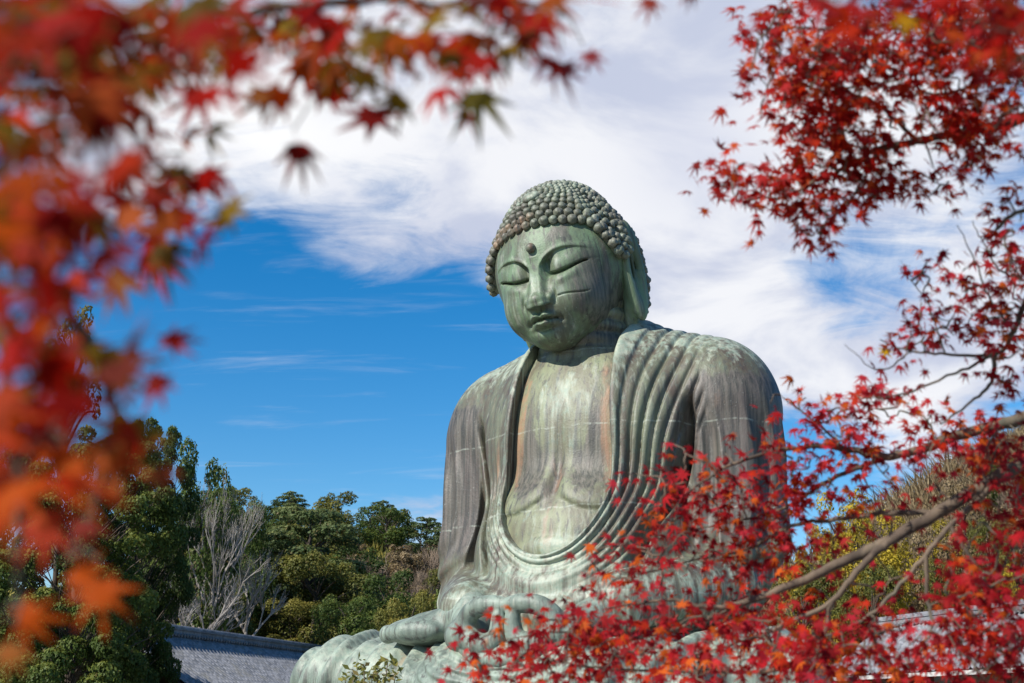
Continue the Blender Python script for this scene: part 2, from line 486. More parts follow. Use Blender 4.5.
sculpt('torso', f_torso, (-3.6, -3.0, 2.2), (3.6, 1.6, 8.7), .036, M_SKIN, st_torso)
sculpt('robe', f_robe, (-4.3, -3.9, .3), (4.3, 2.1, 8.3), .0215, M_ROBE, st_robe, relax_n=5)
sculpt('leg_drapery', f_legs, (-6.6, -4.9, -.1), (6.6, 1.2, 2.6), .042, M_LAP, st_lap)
sculpt('foot', f_foot, (-3.6, -3.9, 1.3), (-.8, -2.3, 2.6), .02, M_LAP, st_hand)
sculpt('hand', lambda p: f_hand(p, -1), (-2.0, -4.4, .7), (.9, -2.3, 2.6), .021, M_LAP, st_hand)
sculpt('hand', lambda p: f_hand(p, 1), (-.9, -4.4, .7), (2.0, -2.3, 2.6), .021, M_LAP, st_hand)

# ---------------------------------------------------------------- head (own frame: bowed 17 degrees)
head_pivot = Matrix.Translation((-.27, -1.26, 8.61)) @ Euler((R(17), R(-5.5), R(.5)), 'XYZ').to_matrix().to_4x4()

def arch(u):      # brow line, u = |x|
    return .36 + .30 * np.sin(np.clip((u - .10) / .95, 0, 1) ** .75 * math.pi * .80) - .0 * u
def f_face(p):
    x, y, z = p.T
    u = np.abs(x)
    d = s_ell(p, (0, .25, .36), (1.43, 1.44, 1.45))
    d = smin(d, s_ell(p, (0, -.12, -.28), (1.04, 1.16, 1.06)), .30)
    q = p.copy(); q[:, 0] = u
    d = smin(d, s_ell(q, (.46, -.66, -.36), (.54, .60, .56)), .28)             # cheeks
    d = smin(d, s_ell(p, (0, -.80, -.86), (.52, .48, .40)), .22)               # chin mass
    d = smin(d, s_ell(p, (0, -.72, -.45), (.5, .62, .5)), .25)
    fr = sstep(-.25, -.7, y)
    # eye sockets under the brow arches
    za = arch(u)
    zs = .24 + .10 * sstep(.3, .95, u) - .035 * np.sin(np.clip((u - .2) / .7, 0, 1) * math.pi)
    ine = sstep(.10, .20, u) * sstep(1.12, .92, u)
    below = sstep(za + .012, za - .022, z)
    sock = below * sstep(zs - .35, zs + .05, z)
    deep = .145 * np.exp(-((u - .19) / .15) ** 2) + .028 * sstep(.95, .55, u) + .008
    d += fr * ine * sock * deep
    # brow ridge lip
    d -= fr * ine * .018 * np.exp(-((z - za - .035) / .045) ** 2)
    # upper lids: smooth swelling between the arch and the slit
    lid = np.exp(-((u - .58) / .36) ** 2 - ((z - (zs + .10)) / .17) ** 2)
    lidm = sstep(zs - .015, zs + .02, z)
    d -= fr * .046 * lid * lidm
    # slit and lower lid
    sl = sstep(.16, .26, u) * sstep(1.0, .88, u)
    d += fr * sl * .12 * np.exp(-((z - zs + .024) / (.016 + .014 * sstep(.9, .5, u))) ** 2)
    d -= fr * .045 * np.exp(-((u - .55) / .3) ** 2 - ((z - zs + .16) / .10) ** 2)
    # nose
    def cap(a, b, ra, rb): return s_cap(q, a, b, ra, rb)
    tn = np.clip((.52 - z) / .86, 0, 1)
    yr = -1.17 - .40 * tn ** 1.25                              # ridge line of the nose
    hw = .075 + .085 * tn
    n = np.maximum(smax(u - hw - .55 * np.clip(y - yr, 0, 1), yr - y, .05), z - .60) * .85
    n = np.maximum(n, -.5 - z)
    n = smin(n, s_ell(p, (0, -1.42, -.25), (.19, .17, .13)), .05)
    n = smin(n, s_ell(q, (.235, -1.26, -.255), (.125, .16, .115)), .03)
    n = smax(n, -(z + .375 - .12 * (y + 1.4)), .025)
    d = smin(d, n, .05)
    d += .05 * np.exp(-((u - .345) / .035) ** 2 - ((z + .26) / .12) ** 2) * fr   # groove beside the wing
    # mouth
    mz = -.625 - .035 * (u / .26) ** 2 - .02 * np.exp(-(u / .05) ** 2)
    mm = sstep(.32, .24, u)
    upl = np.exp(-((z - mz - .07) / .055) ** 2) * (1 - .35 * np.exp(-(u / .05) ** 2)) * sstep(.31, .12, u)
    lol = np.exp(-((z - mz + .085) / .06) ** 2) * sstep(.26, .06, u)
    d -= fr * (.145 * upl + .15 * lol)
    d += fr * mm * .085 * np.exp(-((z - mz) / .021) ** 2)
    d += fr * .06 * np.exp(-((u - .33) / .055) ** 2 - ((z - mz) / .07) ** 2)
    d += fr * .035 * np.exp(-(u / .05) ** 2 - ((z + .47) / .08) ** 2)           # philtrum
    d += fr * .055 * np.exp(-(u / .26) ** 2 - ((z + .83) / .055) ** 2)          # under the lip
    d -= fr * .035 * np.exp(-(u / .2) ** 2 - ((z + .99) / .12) ** 2)
    # casting crack across the left cheek
    zc = -.27 - .02 * np.sin(x * 9)
    d += fr * .035 * np.exp(-((z - zc) / .014) ** 2) * sstep(.36, .42, x) * sstep(.98, .85, x)
    # neck stub
    return d

def f_ear(p):
    """left ear: long lobe, rim and hollow; built at x>0"""
    c_, s_ = math.cos(R(14)), math.sin(R(14))            # flares outwards, the hollow looks forward
    p = p - np.array([1.40, .02, 0]); p = np.stack([p[:, 0] * c_ - p[:, 1] * s_ + 1.285, p[:, 0] * s_ + p[:, 1] * c_ + .16, p[:, 2]], 1)
    x, y, z = p.T
    yc = .36 + .06 * z                                       # leans back upwards
    e = np.sqrt(((y - yc) / .215) ** 2 + ((z + .02) / .74) ** 2)
    rim = np.sqrt(((e - 1) * .24) ** 2 + (x - 1.30 - .05 * (y - yc)) ** 2) - .095
    plate = np.maximum(np.abs(x - 1.09) - .06, (e - 1.0) * .215)
    lobe = s_path(p, [(1.25, .24, -.30), (1.12, .20, -.75), (.93, .24, -1.12)], [.10, .115, .15])
    lobe2 = s_path(p, [(1.27, .54, -.12), (1.20, .51, -.45), (1.08, .42, -.85), (.94, .32, -1.10)], [.08, .09, .10, .11])
    inner = np.sqrt(((np.sqrt(((y - yc + .02) / .10) ** 2 + ((z - .08) / .44) ** 2) - 1) * .14) ** 2 + (x - 1.25) ** 2) - .04
    d = smin(rim, plate, .04)
    d = smin(d, smin(lobe, lobe2, .22), .10)
    d = smin(d, inner, .04)
    d = smin(d, s_ell(p, (1.22, .20, -.12), (.10, .10, .16)), .05)             # tragus
    return d

def hair_shape(p):
    d = s_ell(p, (0, .24, .34), (1.53, 1.50, 1.38))
    d = smin(d, s_ell(p, (0, .42, 1.34), (1.0, 1.02, .84)), .45)
    d = smin(d, s_ell(p, (0, .66, -.30), (1.46, .98, .98)), .30)
    return d
def hair_line(az):                                           # lowest z of the hair at azimuth az (0 = front), radians
    a = np.abs(az)
    return np.where(a < R(52), 1.22 - .17 * (a / R(52)) ** 2,
           np.where(a < R(80), 1.05 - .82 * sstep(R(52), R(76), a),
           np.where(a < R(96), .23 + .75 * sstep(R(80), R(90), a), .98 - 1.95 * sstep(R(97), R(108), a))))
HC = np.array([0, .3, .36])
def f_hair(p):
    d = hair_shape(p)
    az = np.arctan2(p[:, 0], -(p[:, 1] - .2))
    return smax(d, (hair_line(az) - p[:, 2]) * .6, .05)

def st_face(v):
    x, y, z = v.T
    dark = blob(v, [(1.0, -.1, .32, .85, 1.0), (.62, .95, .13, .22, .75), (.42, .95, .12, .25, .7), (.9, -.75, .3, .3, .5), (-.05, -.72, .42, .13, .45), (.55, .0, .3, .1, .35), (-.5, .05, .3, .08, .3)])
    pale = blob(v, [(-.05, .0, .14, .5, .5), (.42, -.22, .2, .22, .5), (.15, -.95, .35, .2, .4), (.45, .42, .25, .1, .4), (-.35, .75, .25, .3, .3), (.55,-.65,.1,.3,.4)])  # blob along the nose ridge paints in its lit brightness
    return stain_shade(dark, pale, 0 * x)
def st_ear(v):
    return stain_shade(.1 + 0 * v[:, 0], .2 + 0 * v[:, 0], .0 * v[:, 0])

v, q = isosurface(f_face, (-1.6, -1.9, -1.6), (1.6, 1.9, 2.0), .016, 1.7)
head = mesh_obj('head', v, q, M_FACE, statue, True, {'stain_shade': st_face(v)})
head.matrix_local = head_pivot
v, q = isosurface(f_ear, (.8, -.5, -1.4), (2.2, 1.3, 1.0), .018, 1.4)
mesh_obj('ear', v, q, M_FACE, head, True, {'stain_shade': st_ear(v)})
v2 = v * np.array([-1, 1, 1]) + np.array([.24, .28, -.03])
mesh_obj('ear', v2, q[:, ::-1].copy(), M_FACE, head, True, {'stain_shade': st_ear(v)})

# hair: a cap covered in rows of snail curls
v, q = isosurface(f_hair, (-1.8, -1.6, -1.5), (1.8, 2.2, 2.8), .03, 1.4)
def ico(sub=2):
    import bmesh
    bm = bmesh.new(); bmesh.ops.create_icosphere(bm, subdivisions=sub, radius=1)
    vs = np.array([w.co[:] for w in bm.verts]); fs = np.array([[w.index for w in f.verts] for f in bm.faces]); bm.free()
    return vs, fs
IV, IF = ico(3)
IV2, IF2 = ico(2)
tri = np.concatenate([q[:, [0, 1, 2]], q[:, [0, 2, 3]]])
HV, HF, HS = [v], [tri], [np.zeros((len(v), 3))]
nv = len(v)
curl_pts = []
def hair_surf(dirs):
    lo_, hi_ = np.full(len(dirs), .3), np.full(len(dirs), 3.2)
    for _ in range(30):
        mid = (lo_ + hi_) / 2; inside = hair_shape(HC + dirs * mid[:, None]) < 0
        lo_ = np.where(inside, mid, lo_); hi_ = np.where(inside, hi_, mid)
    return HC + dirs * ((lo_ + hi_) / 2)[:, None]
# march from the hair line up to the crown in equal steps along each meridian
for az_mode in (0,):
    azs = np.linspace(-math.pi, math.pi, 721)
    els = np.linspace(R(-65), R(90), 400)
    A, E_ = np.meshgrid(azs, els, indexing='ij')
    D_ = np.stack([np.sin(A) * np.cos(E_), -np.cos(A) * np.cos(E_), np.sin(E_)], -1)
    S_ = hair_surf(D_.reshape(-1, 3)).reshape(*A.shape, 3)
arc = np.concatenate([np.zeros((S_.shape[0], 1)), np.cumsum(np.linalg.norm(np.diff(S_, axis=1), axis=2), axis=1)], 1)
saz = np.arctan2(S_[..., 0], -(S_[..., 1] - .2))
okm = S_[..., 2] > hair_line(saz) + .02
start = np.argmax(okm, axis=1)
frontarc = arc[360, -1] - arc[360, start[360]]
s = .03; k = 0
while True:
    # from the crown downwards rows are horizontal; near the hair line they follow it
    t = s / frontarc
    if t > .985: break
    line = []
    for i in range(S_.shape[0]):
        L0 = arc[i, start[i]]; Lt = arc[i, -1] - L0
        a = L0 + s if s < .40 else L0 + .40 + (Lt - .40) * (s - .40) / (frontarc - .40)
        j = np.searchsorted(arc[i], a); j = min(j, S_.shape[1] - 1)
        line.append(S_[i, j])
    line = np.array(line)
    seg = np.concatenate([[0], np.cumsum(np.linalg.norm(np.diff(line, axis=0), axis=1))])
    r = .098 if k < 2 else .098 - .036 * min(1, (s - .3) / .6)
    n = max(6, int(seg[-1] / (r * 1.98)))
    offs = (np.arange(n) + .5 * (k % 2)) / n * seg[-1]
    for o in offs:
        i = np.searchsorted(seg, o); i = min(max(i, 1), len(seg) - 1)
        w = (o - seg[i-1]) / max(1e-6, seg[i] - seg[i-1])
        curl_pts.append((line[i-1] * (1 - w) + line[i] * w, r, k, s))
    s += r * 1.80; k += 1
for (p_, r, k, s) in curl_pts:
    nrm = p_ - HC; nrm /= np.linalg.norm(nrm)
    rr = r * random.uniform(.88, 1.09)
    B = Matrix.Rotation(random.uniform(0, 6.28), 3, Vector(nrm))
    fine_ = k < 7
    U_, F_ = (IV, IF) if fine_ else (IV2, IF2)
    e1 = np.cross(nrm, [.3, .2, .93]); e1 /= np.linalg.norm(e1); e2 = np.cross(nrm, e1)
    pol = np.arccos(np.clip(U_ @ nrm, -1, 1)); th = np.arctan2(U_ @ e2, U_ @ e1) + (p_[0] > 0) * 2 + k
    grv = np.cos(th - 6.5 * pol) * np.clip(pol * 2.2, 0, 1) * sstep(2.0, 1.4, pol)
    sv = U_ * rr * (1 + .075 * grv - .05 * vnoise(U_[:, 0] * 2 + p_[0] * 9, U_[:, 1] * 2 + p_[2] * 9, U_[:, 2] * 2))[:, None]
    hgt = sv @ nrm
    sv = sv + nrm * (np.maximum(hgt, 0) * .12)[:, None]
    HV.append(sv + p_ + nrm * rr * .25); HF.append(F_ + nv); nv += len(U_)
    tan_ = 0.0
    if k < 2 and -1.0 < p_[0] < .12 and p_[1] < 0: tan_ = .5 if (k == 1 or random.random() < .3) else .1
    if p_[0] > .3 and random.random() < .35: tan_ = .25
    HS.append(np.tile([random.uniform(0, .30), random.uniform(0, .35) + .25 * (p_[2] > 1.7), tan_], (len(U_), 1)))
HV = np.concatenate(HV); HF = np.concatenate(HF); HS = np.concatenate(HS)
mesh_obj('hair', HV, HF, M_HAIR, head, True, {'stain_shade': HS})
# jewel set in the hair and the boss on the forehead
def stone(name, c, r, nrm, mat, st):
    nrm = Vector(nrm).normalized(); Q = Vector((0, 0, 1)).rotation_difference(nrm).to_matrix()
    vs, fs = ico(3)
    vs = np.array([tuple(Q @ Vector(w * np.array(r)) + Vector(c)) for w in vs])
    return mesh_obj(name, vs, fs, mat, head, True, {'stain_shade': np.tile(st, (len(vs), 1))})
jd = np.array([-.04, -math.cos(R(64)), math.sin(R(64))]); jp = hair_surf(jd[None])[0]
stone('hair_jewel', jp + jd * .05, (.215, .175, .10), jd, M_HAIR, (0, .45, 0))
stone('forehead_boss', (0, -1.155, .80), (.10, .10, .10), (0, -1, .3), M_HAIR, (.55, 0, .45))
# ================================================================== GROUND, HILLS, BUILDINGS, TREES
def ground_h(x, y):
    x = np.asarray(x, float); y = np.asarray(y, float)
    g = lambda cx, cy, sx, sy, h: h * np.exp(-((x - cx) / sx) ** 2 - ((y - cy) / sy) ** 2)
    h = g(-27, 165, 32, 40, 15.2) + g(-44, 100, 24, 32, 6.5) + g(52, 92, 27, 30, 22) + g(20, 150, 60, 50, 10) + g(-110, 190, 60, 60, 24) + g(120, 170, 60, 60, 26)
    rough = (vnoise(x * .07, y * .07, 2) - .5) * 3 + (vnoise(x * .3, y * .3, 5) - .5) * .8
    far = sstep(60, 95, np.hypot(x, y))
    return h * sstep(58, 80, y + .25 * np.abs(x)) + rough * far
def ground_mat():
    m, nt, b = new_mat('ground_soil'); N = NT(nt); co = N.coord('Object')
    n1 = N.noise(co, .12, 6, .6); n2 = N.noise(co, 2.5, 5, .65)
    c = N.mix(N.rng(n1, .42, .58), (.055, .062, .022), (.17, .115, .06))
    c = N.mix(N.math('MULTIPLY', n2, .6), c, (.05, .045, .025))
    nt.links.new(c, b.inputs['Base Color']); b.inputs['Roughness'].default_value = .95
    nt.links.new(N.bump(n2, .6, .3), b.inputs['Normal']); return m
M_GROUND = ground_mat()
def sheet(name, xs, ys, fn, mat):
    X, Y = np.meshgrid(xs, ys, indexing='ij'); Z = fn(X, Y)
    nx, ny = X.shape
    i = np.arange(nx * ny).reshape(nx, ny)
    q = np.stack([i[:-1, :-1], i[1:, :-1], i[1:, 1:], i[:-1, 1:]], -1).reshape(-1, 4)
    return mesh_obj(name, np.stack([X, Y, Z], -1).reshape(-1, 3), q, mat, None, True)
xs = np.concatenate([np.linspace(-1500, -170, 12), np.linspace(-160, 160, 161), np.linspace(170, 1500, 12)])
ys = np.concatenate([np.linspace(-400, -30, 8), np.linspace(-25, 260, 143), np.linspace(275, 2200, 16)])
tag(sheet('ground', xs, ys, ground_h, M_GROUND), kind='structure')
# paved court round the statue
def stone_mat(name, c0, c1, scale=1.2):
    m, nt, b = new_mat(name); N = NT(nt); co = N.coord('Object')
    n1 = N.noise(co, scale, 6, .6); n2 = N.noise(co, scale * 14, 4, .6)
    c = N.mix(N.rng(n1, .35, .65), c0, c1); c = N.mix(N.math('MULTIPLY', n2, .4), c, (.12, .12, .11))
    nt.links.new(c, b.inputs['Base Color']); b.inputs['Roughness'].default_value = .85
    nt.links.new(N.bump(n2, .4, .02), b.inputs['Normal']); return m
M_STONE = stone_mat('granite', (.34, .33, .30), (.24, .235, .22))
M_PAVE = stone_mat('court_paving', (.27, .26, .24), (.20, .195, .18), .5)
tag(sheet('court_paving', np.linspace(-11, 16, 4), np.linspace(3, 40, 4), lambda X, Y: 0 * X + .004, M_PAVE), kind='structure')
ped = MB(); ped.box((0, -1.4, .28), (14.6, 8.6, .56)); ped.box((0, -1.4, .91), (13.9, 7.9, .70))
for i in range(12): ped.box((-6.65 + i * 1.209, -5.36, .91), (1.16, .05, .62))
o = ped.build('stone_pedestal', M_STONE); o.location = (ST_LOC[0], ST_LOC[1], 0.004); o.rotation_euler = (0, 0, ST_ROT)
tag(o, 'low stepped stone plinth under the giant bronze statue', 'pedestal')

# ------------------------------------------------------------------ tiled cloister roofs
def tile_mat():
    m, nt, b = new_mat('smoked_roof_tile'); N = NT(nt); co = N.coord('Object')
    vor = N.n('ShaderNodeTexVoronoi'); vor.feature = 'F1'; nt.links.new(N.mapping(co, (3.5, 7.4, 0.01)), vor.inputs['Vector']); vor.inputs['Scale'].default_value = 1
    v = N.sep(vor.outputs['Color'])[0]
    n2 = N.noise(co, 1.3, 5, .6)
    c = N.mix(v, (.13, .135, .145), (.27, .272, .285)); c = N.mix(N.rng(n2, .5, .7), c, (.20, .195, .18))
    nt.links.new(c, b.inputs['Base Color']); b.inputs['Roughness'].default_value = .68
    return m
M_TILE = tile_mat()
M_PLASTER = stone_mat('white_plaster', (.74, .73, .69), (.66, .64, .60), .8)
M_TIMBER = stone_mat('dark_timber', (.075, .05, .035), (.05, .035, .025), 2)
def corridor(label, p0, p1, side, ridge_z, eave_z, run):
    """gabled cloister from p0 to p1 (x,y of the ridge); side = unit vector towards the court"""
    p0 = np.array(p0, float); p1 = np.array(p1, float); L = np.linalg.norm(p1 - p0); d = (p1 - p0) / L
    root = empty('corridor_building', (*p0, 0), math.atan2(d[1], d[0])); tag(root, label, 'building')
    sg = 1.0 if (-d[1] * side[0] + d[0] * side[1]) > 0 else -1.0   # court side in local y
    roof = None
    for s_ in (sg, -sg):
        near = s_ == sg
        pu, pv = (.36, .30)
        nu = int(L / pu) * (8 if near else 2); nvv = int(run * 1.22 / pv) * 4
        u = np.linspace(0, L, nu + 1); w = np.linspace(0, 1, nvv + 1)
        U, Wd = np.meshgrid(u, w, indexing='ij')
        ln = Wd * run * 1.22
        f = (U / pu) % 1.0
        prof = np.where(f < .30, .075 * np.sin(f / .30 * math.pi), -.028 * np.sin((f - .30) / .70 * math.pi))
        stp = .034 * ((ln / pv) % 1.0)
        jit = .012 * (vnoise(np.floor(U / pu) * 1.7, np.floor(ln / pv) * 2.3, 3) - .5)
        Z = ridge_z - (ridge_z - eave_z) * (Wd * 1.06 - .06 * Wd ** 2 * 1.0 + .10 * Wd * (1 - Wd)) + prof + stp + jit
        Y = s_ * Wd * run
        i = np.arange(U.size).reshape(U.shape)
        q = np.stack([i[:-1, :-1], i[1:, :-1], i[1:, 1:], i[:-1, 1:]], -1).reshape(-1, 4)
        if s_ > 0: q = q[:, ::-1].copy() if False else q
        o = mesh_obj('roof', np.stack([U, Y, Z], -1).reshape(-1, 3), q, M_TILE, root, False)
        mb = MB()
        mb.box((L / 2, s_ * (run - .05), eave_z - .14), (L, .08, .17)); mb.build('fascia', M_PLASTER if near else M_TIMBER, o)
        sf = MB(); sf.add([(0, s_ * .1, ridge_z - .25), (L, s_ * .1, ridge_z - .25), (L, s_ * (run - .1), eave_z - .20), (0, s_ * (run - .1), eave_z - .20)], [[0, 1, 2, 3]])
        sf.build('soffit', M_TIMBER, o)
    rg = MB(); rg.box((L / 2, 0, ridge_z + .12), (L + .2, .34, .26)); rg.box((L / 2, 0, ridge_z + .29), (L + .2, .42, .06))
    rg.tube([(-.1, 0, ridge_z + .36), (L + .1, 0, ridge_z + .36)], .13, 10)
    for k in range(int(L / .29)):
        for s_ in (-1, 1): rg.tube([(k * .29 + .09, s_ * .16, ridge_z + .05), (k * .29 + .09, s_ * .27, ridge_z + .02)], .085, 7)
    rg.build('ridge', M_TILE, root)
    wl = MB()
    wl.box((L / 2, -sg * (run - 1.0), eave_z / 2), (L, .15, eave_z)); wl.build('wall', M_PLASTER, root)
    for k in range(int(L / 2.4) + 1):
        ps = MB(); ps.box((.12 + k * 2.4, sg * (run - .9), eave_z / 2), (.2, .2, eave_z)); ps.build('post', M_TIMBER, root)
    return root
A_, B_ = np.array([-16.4, 53.0]), np.array([-10.6, 78.2])
corridor('grey tiled cloister roof running behind the left knee of the statue, under dark evergreens', A_, B_, (1, -.2), 5.0, 2.3, 4.2)
e0, e1 = np.array([14.0, 59.3]), np.array([19.6, 40.8]); dn = (e1 - e0) / np.linalg.norm(e1 - e0); nn = np.array([-dn[1], dn[0]]); nn = nn if nn[0] > 0 else -nn
corridor('sunlit grey tiled cloister roof with white eave behind the red maple boughs', e0 + nn * 3.5, e1 + nn * 3.5, -nn, 5.5, 3.25, 3.5)

# ------------------------------------------------------------------ trees
def leaf_mat(name, c0, c1, c2, trans=.35, rough=.6, vary=.12):
    m, nt, b = new_mat(name); N = NT(nt)
    t = N.sep(N.attr('tint').outputs['Color'])
    oi = N.n('ShaderNodeObjectInfo')
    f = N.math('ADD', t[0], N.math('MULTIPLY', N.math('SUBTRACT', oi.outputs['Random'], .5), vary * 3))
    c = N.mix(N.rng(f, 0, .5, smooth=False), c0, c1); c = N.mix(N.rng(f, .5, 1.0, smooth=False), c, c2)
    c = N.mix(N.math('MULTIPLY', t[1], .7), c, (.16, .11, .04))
    nt.links.new(c, b.inputs['Base Color']); b.inputs['Roughness'].default_value = rough
    b.inputs['Specular IOR Level'].default_value = .25
    tr = N.n('ShaderNodeBsdfTranslucent'); nt.links.new(c, tr.inputs['Color'])
    mx = N.n('ShaderNodeMixShader'); mx.inputs[0].default_value = trans
    nt.links.new(b.outputs[0], mx.inputs[1]); nt.links.new(tr.outputs[0], mx.inputs[2])
    nt.links.new(mx.outputs[0], nt.nodes['Material Output'].inputs['Surface'])
    return m
M_DARK = leaf_mat('evergreen_leaves', (.034, .060, .013), (.092, .135, .027), (.24, .25, .045))
M_OLIVE = leaf_mat('olive_leaves', (.062, .078, .017), (.18, .178, .038), (.36, .29, .06))
M_PINE = leaf_mat('pine_needles', (.036, .062, .024), (.092, .132, .046), (.22, .235, .072))
M_YELLOW = leaf_mat('yellow_leaves', (.22, .18, .02), (.46, .34, .03), (.66, .50, .05))
M_DRY = leaf_mat('dry_leaves', (.13, .09, .05), (.30, .22, .12), (.46, .36, .20))
M_LIME = leaf_mat('lime_leaves', (.05, .085, .012), (.13, .17, .025), (.25, .26, .04))
def bark_mat(name, c0, c1):
    m, nt, b = new_mat(name); N = NT(nt); co = N.coord('Object')
    n = N.noise(N.mapping(co, (9, 9, 2)), 1, 5, .65); n2 = N.noise(co, 2.2, 3)
    c = N.mix(N.rng(n, .35, .65), c0, c1); c = N.mix(N.math('MULTIPLY', N.rng(n2, .5, .7), .4), c, (.12, .13, .09))
    nt.links.new(c, b.inputs['Base Color']); b.inputs['Roughness'].default_value = .9
    nt.links.new(N.bump(n, .5, .02), b.inputs['Normal']); return m
M_BARK = bark_mat('dark_bark', (.045, .034, .026), (.11, .085, .065))
M_PALE = bark_mat('pale_bark', (.20, .175, .155), (.34, .31, .28))
M_TWIG = bark_mat('brown_twigs', (.13, .09, .06), (.24, .18, .13))

def leaf_cards(P, Nrm, size, rng, aspect=1.6):
    """small folded leaf faces at P, facing roughly along Nrm"""
    n = len(P)
    Nrm = Nrm + rng.normal(0, .55, (n, 3)); Nrm /= np.linalg.norm(Nrm, axis=1)[:, None] + 1e-9
    T = rng.normal(0, 1, (n, 3)); T -= Nrm * (T * Nrm).sum(1)[:, None]; T /= np.linalg.norm(T, axis=1)[:, None] + 1e-9
    Bn = np.cross(Nrm, T); s = (size * rng.uniform(.6, 1.35, n))[:, None]
    a = P - T * s * aspect * .5; b = P + Bn * s * .45 + Nrm * s * .12; c = P + T * s * aspect * .5; d = P - Bn * s * .45 + Nrm * s * .12
    V = np.stack([a, b, c, d], 1).reshape(-1, 3)
    F = np.arange(4 * n).reshape(-1, 4)
    return V, F
def crown_mesh(name, clumps, n_leaves, size, mat, seed, flat=1.0, dry=.06, up=.35, tops=.35):
    rng = np.random.default_rng(seed)
    w = np.array([c[3] ** 2 for c in clumps]); w = w / w.sum()
    ks = rng.choice(len(clumps), n_leaves, p=w)
    C = np.array([c[:3] for c in clumps])[ks]; r = np.array([c[3] for c in clumps])[ks]
    dirs = rng.normal(0, 1, (n_leaves, 3)); dirs[:, 2] += up; dirs /= np.linalg.norm(dirs, axis=1)[:, None]
    sub = .80 + .42 * (vnoise(C[:, 0] * 3 + dirs[:, 0] * 2.6, C[:, 1] * 3 + dirs[:, 1] * 2.6, C[:, 2] * 3 + dirs[:, 2] * 2.6) - .3)
    rad = r * sub * rng.uniform(.55, 1.04, n_leaves) ** .6
    P = C + dirs * rad[:, None] * np.array([1, 1, flat])
    V, F = leaf_cards(P, dirs + np.array([0, 0, .5]), size, rng)
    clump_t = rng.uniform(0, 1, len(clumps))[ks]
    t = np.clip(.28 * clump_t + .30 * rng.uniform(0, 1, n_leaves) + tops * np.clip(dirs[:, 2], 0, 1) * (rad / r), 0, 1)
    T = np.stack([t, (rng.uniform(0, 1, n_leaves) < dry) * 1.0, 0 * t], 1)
    me = bpy.data.meshes.new(name)
    return V, F, np.repeat(T, 4, 0)
def grow_tree(kind, seed, nc=34):
    """unit tree: height 1, crown radius about .5 -> (trunk MB, clumps)"""
    rng = random.Random(seed); mb = MB(); cl = []
    def limb(a, b, r0, r1, bend=.04):
        m = [(a[i] + b[i]) / 2 + rng.uniform(-bend, bend) for i in range(3)]; m[2] += bend * .6
        mb.tube(smooth_path([a, m, b], 3), list(np.linspace(r0, r1, 7)), 5, False)
    if kind == 'broad':
        mb.tube([(0, 0, -.15), (.01, 0, .2), (-.01, .02, .45), (.02, 0, .75)], [.032, .025, .018, .006], 7, False)
        for i in range(nc):
            a = rng.uniform(0, 6.28); z = rng.uniform(.20, .95); e = math.sqrt(max(.05, 1 - ((z - .52) / .52) ** 2))
            rr = .40 * e * rng.uniform(.45, 1.05)
            p = (math.cos(a) * rr, math.sin(a) * rr, z)
            cl.append((*p, rng.uniform(.09, .17) * (1.15 - .4 * z) * (34 / nc) ** .4))
            limb((0, 0, max(.15, z - .22)), p, .0075 * (34 / nc) ** .7, .0015)
    elif kind == 'tall':
        mb.tube([(0, 0, -.1), (.005, .01, .5), (0, 0, .97)], [.024, .015, .004], 7, False)
        for i in range(70):
            z = .10 + .87 * (i / 70) + rng.uniform(-.02, .02); a = i * 2.4 + rng.uniform(-.4, .4)
            rr = (.34 * (1 - z) ** .62 + .05) * rng.uniform(.55, 1.1)
            p = (math.cos(a) * rr, math.sin(a) * rr, z - .03)
            cl.append((*p, rng.uniform(.06, .115) * (1.25 - .6 * z))); limb((0, 0, z), p, .007, .002, .02)
    elif kind == 'pine':
        mb.tube(smooth_path([(0, 0, -.1), (.03, .02, .3), (-.03, -.02, .6), (.02, 0, .93)], 3), list(np.linspace(.030, .006, 10)), 7, False)
        for i in range(24):
            z = .28 + .68 * (i / 24) + rng.uniform(-.03, .03); a = i * 2.6 + rng.uniform(-.5, .5)
            rr = .45 * (1.15 - z) ** .7 * rng.uniform(.4, 1.0)
            p = (math.cos(a) * rr, math.sin(a) * rr, z + .03)
            cl.append((*p, rng.uniform(.09, .16))); limb((0, 0, z - .06), p, .010, .003, .05)
    elif kind == 'sparse':
        mb.tube(smooth_path([(0, 0, -.1), (.02, .0, .4), (-.02, 0, .7), (.01, 0, .98)], 3), list(np.linspace(.018, .003, 10)), 6, False)
        for i in range(34):
            z = .55 + .45 * (i / 34); a = rng.uniform(0, 6.28); rr = .26 * (1.25 - z) * rng.uniform(.4, 1.3)
            p = (math.cos(a) * rr, math.sin(a) * rr, z + .02)
            cl.append((*p, rng.uniform(.02, .045))); limb((0, 0, z - .08), p, .006, .002, .03)
    return mb, cl
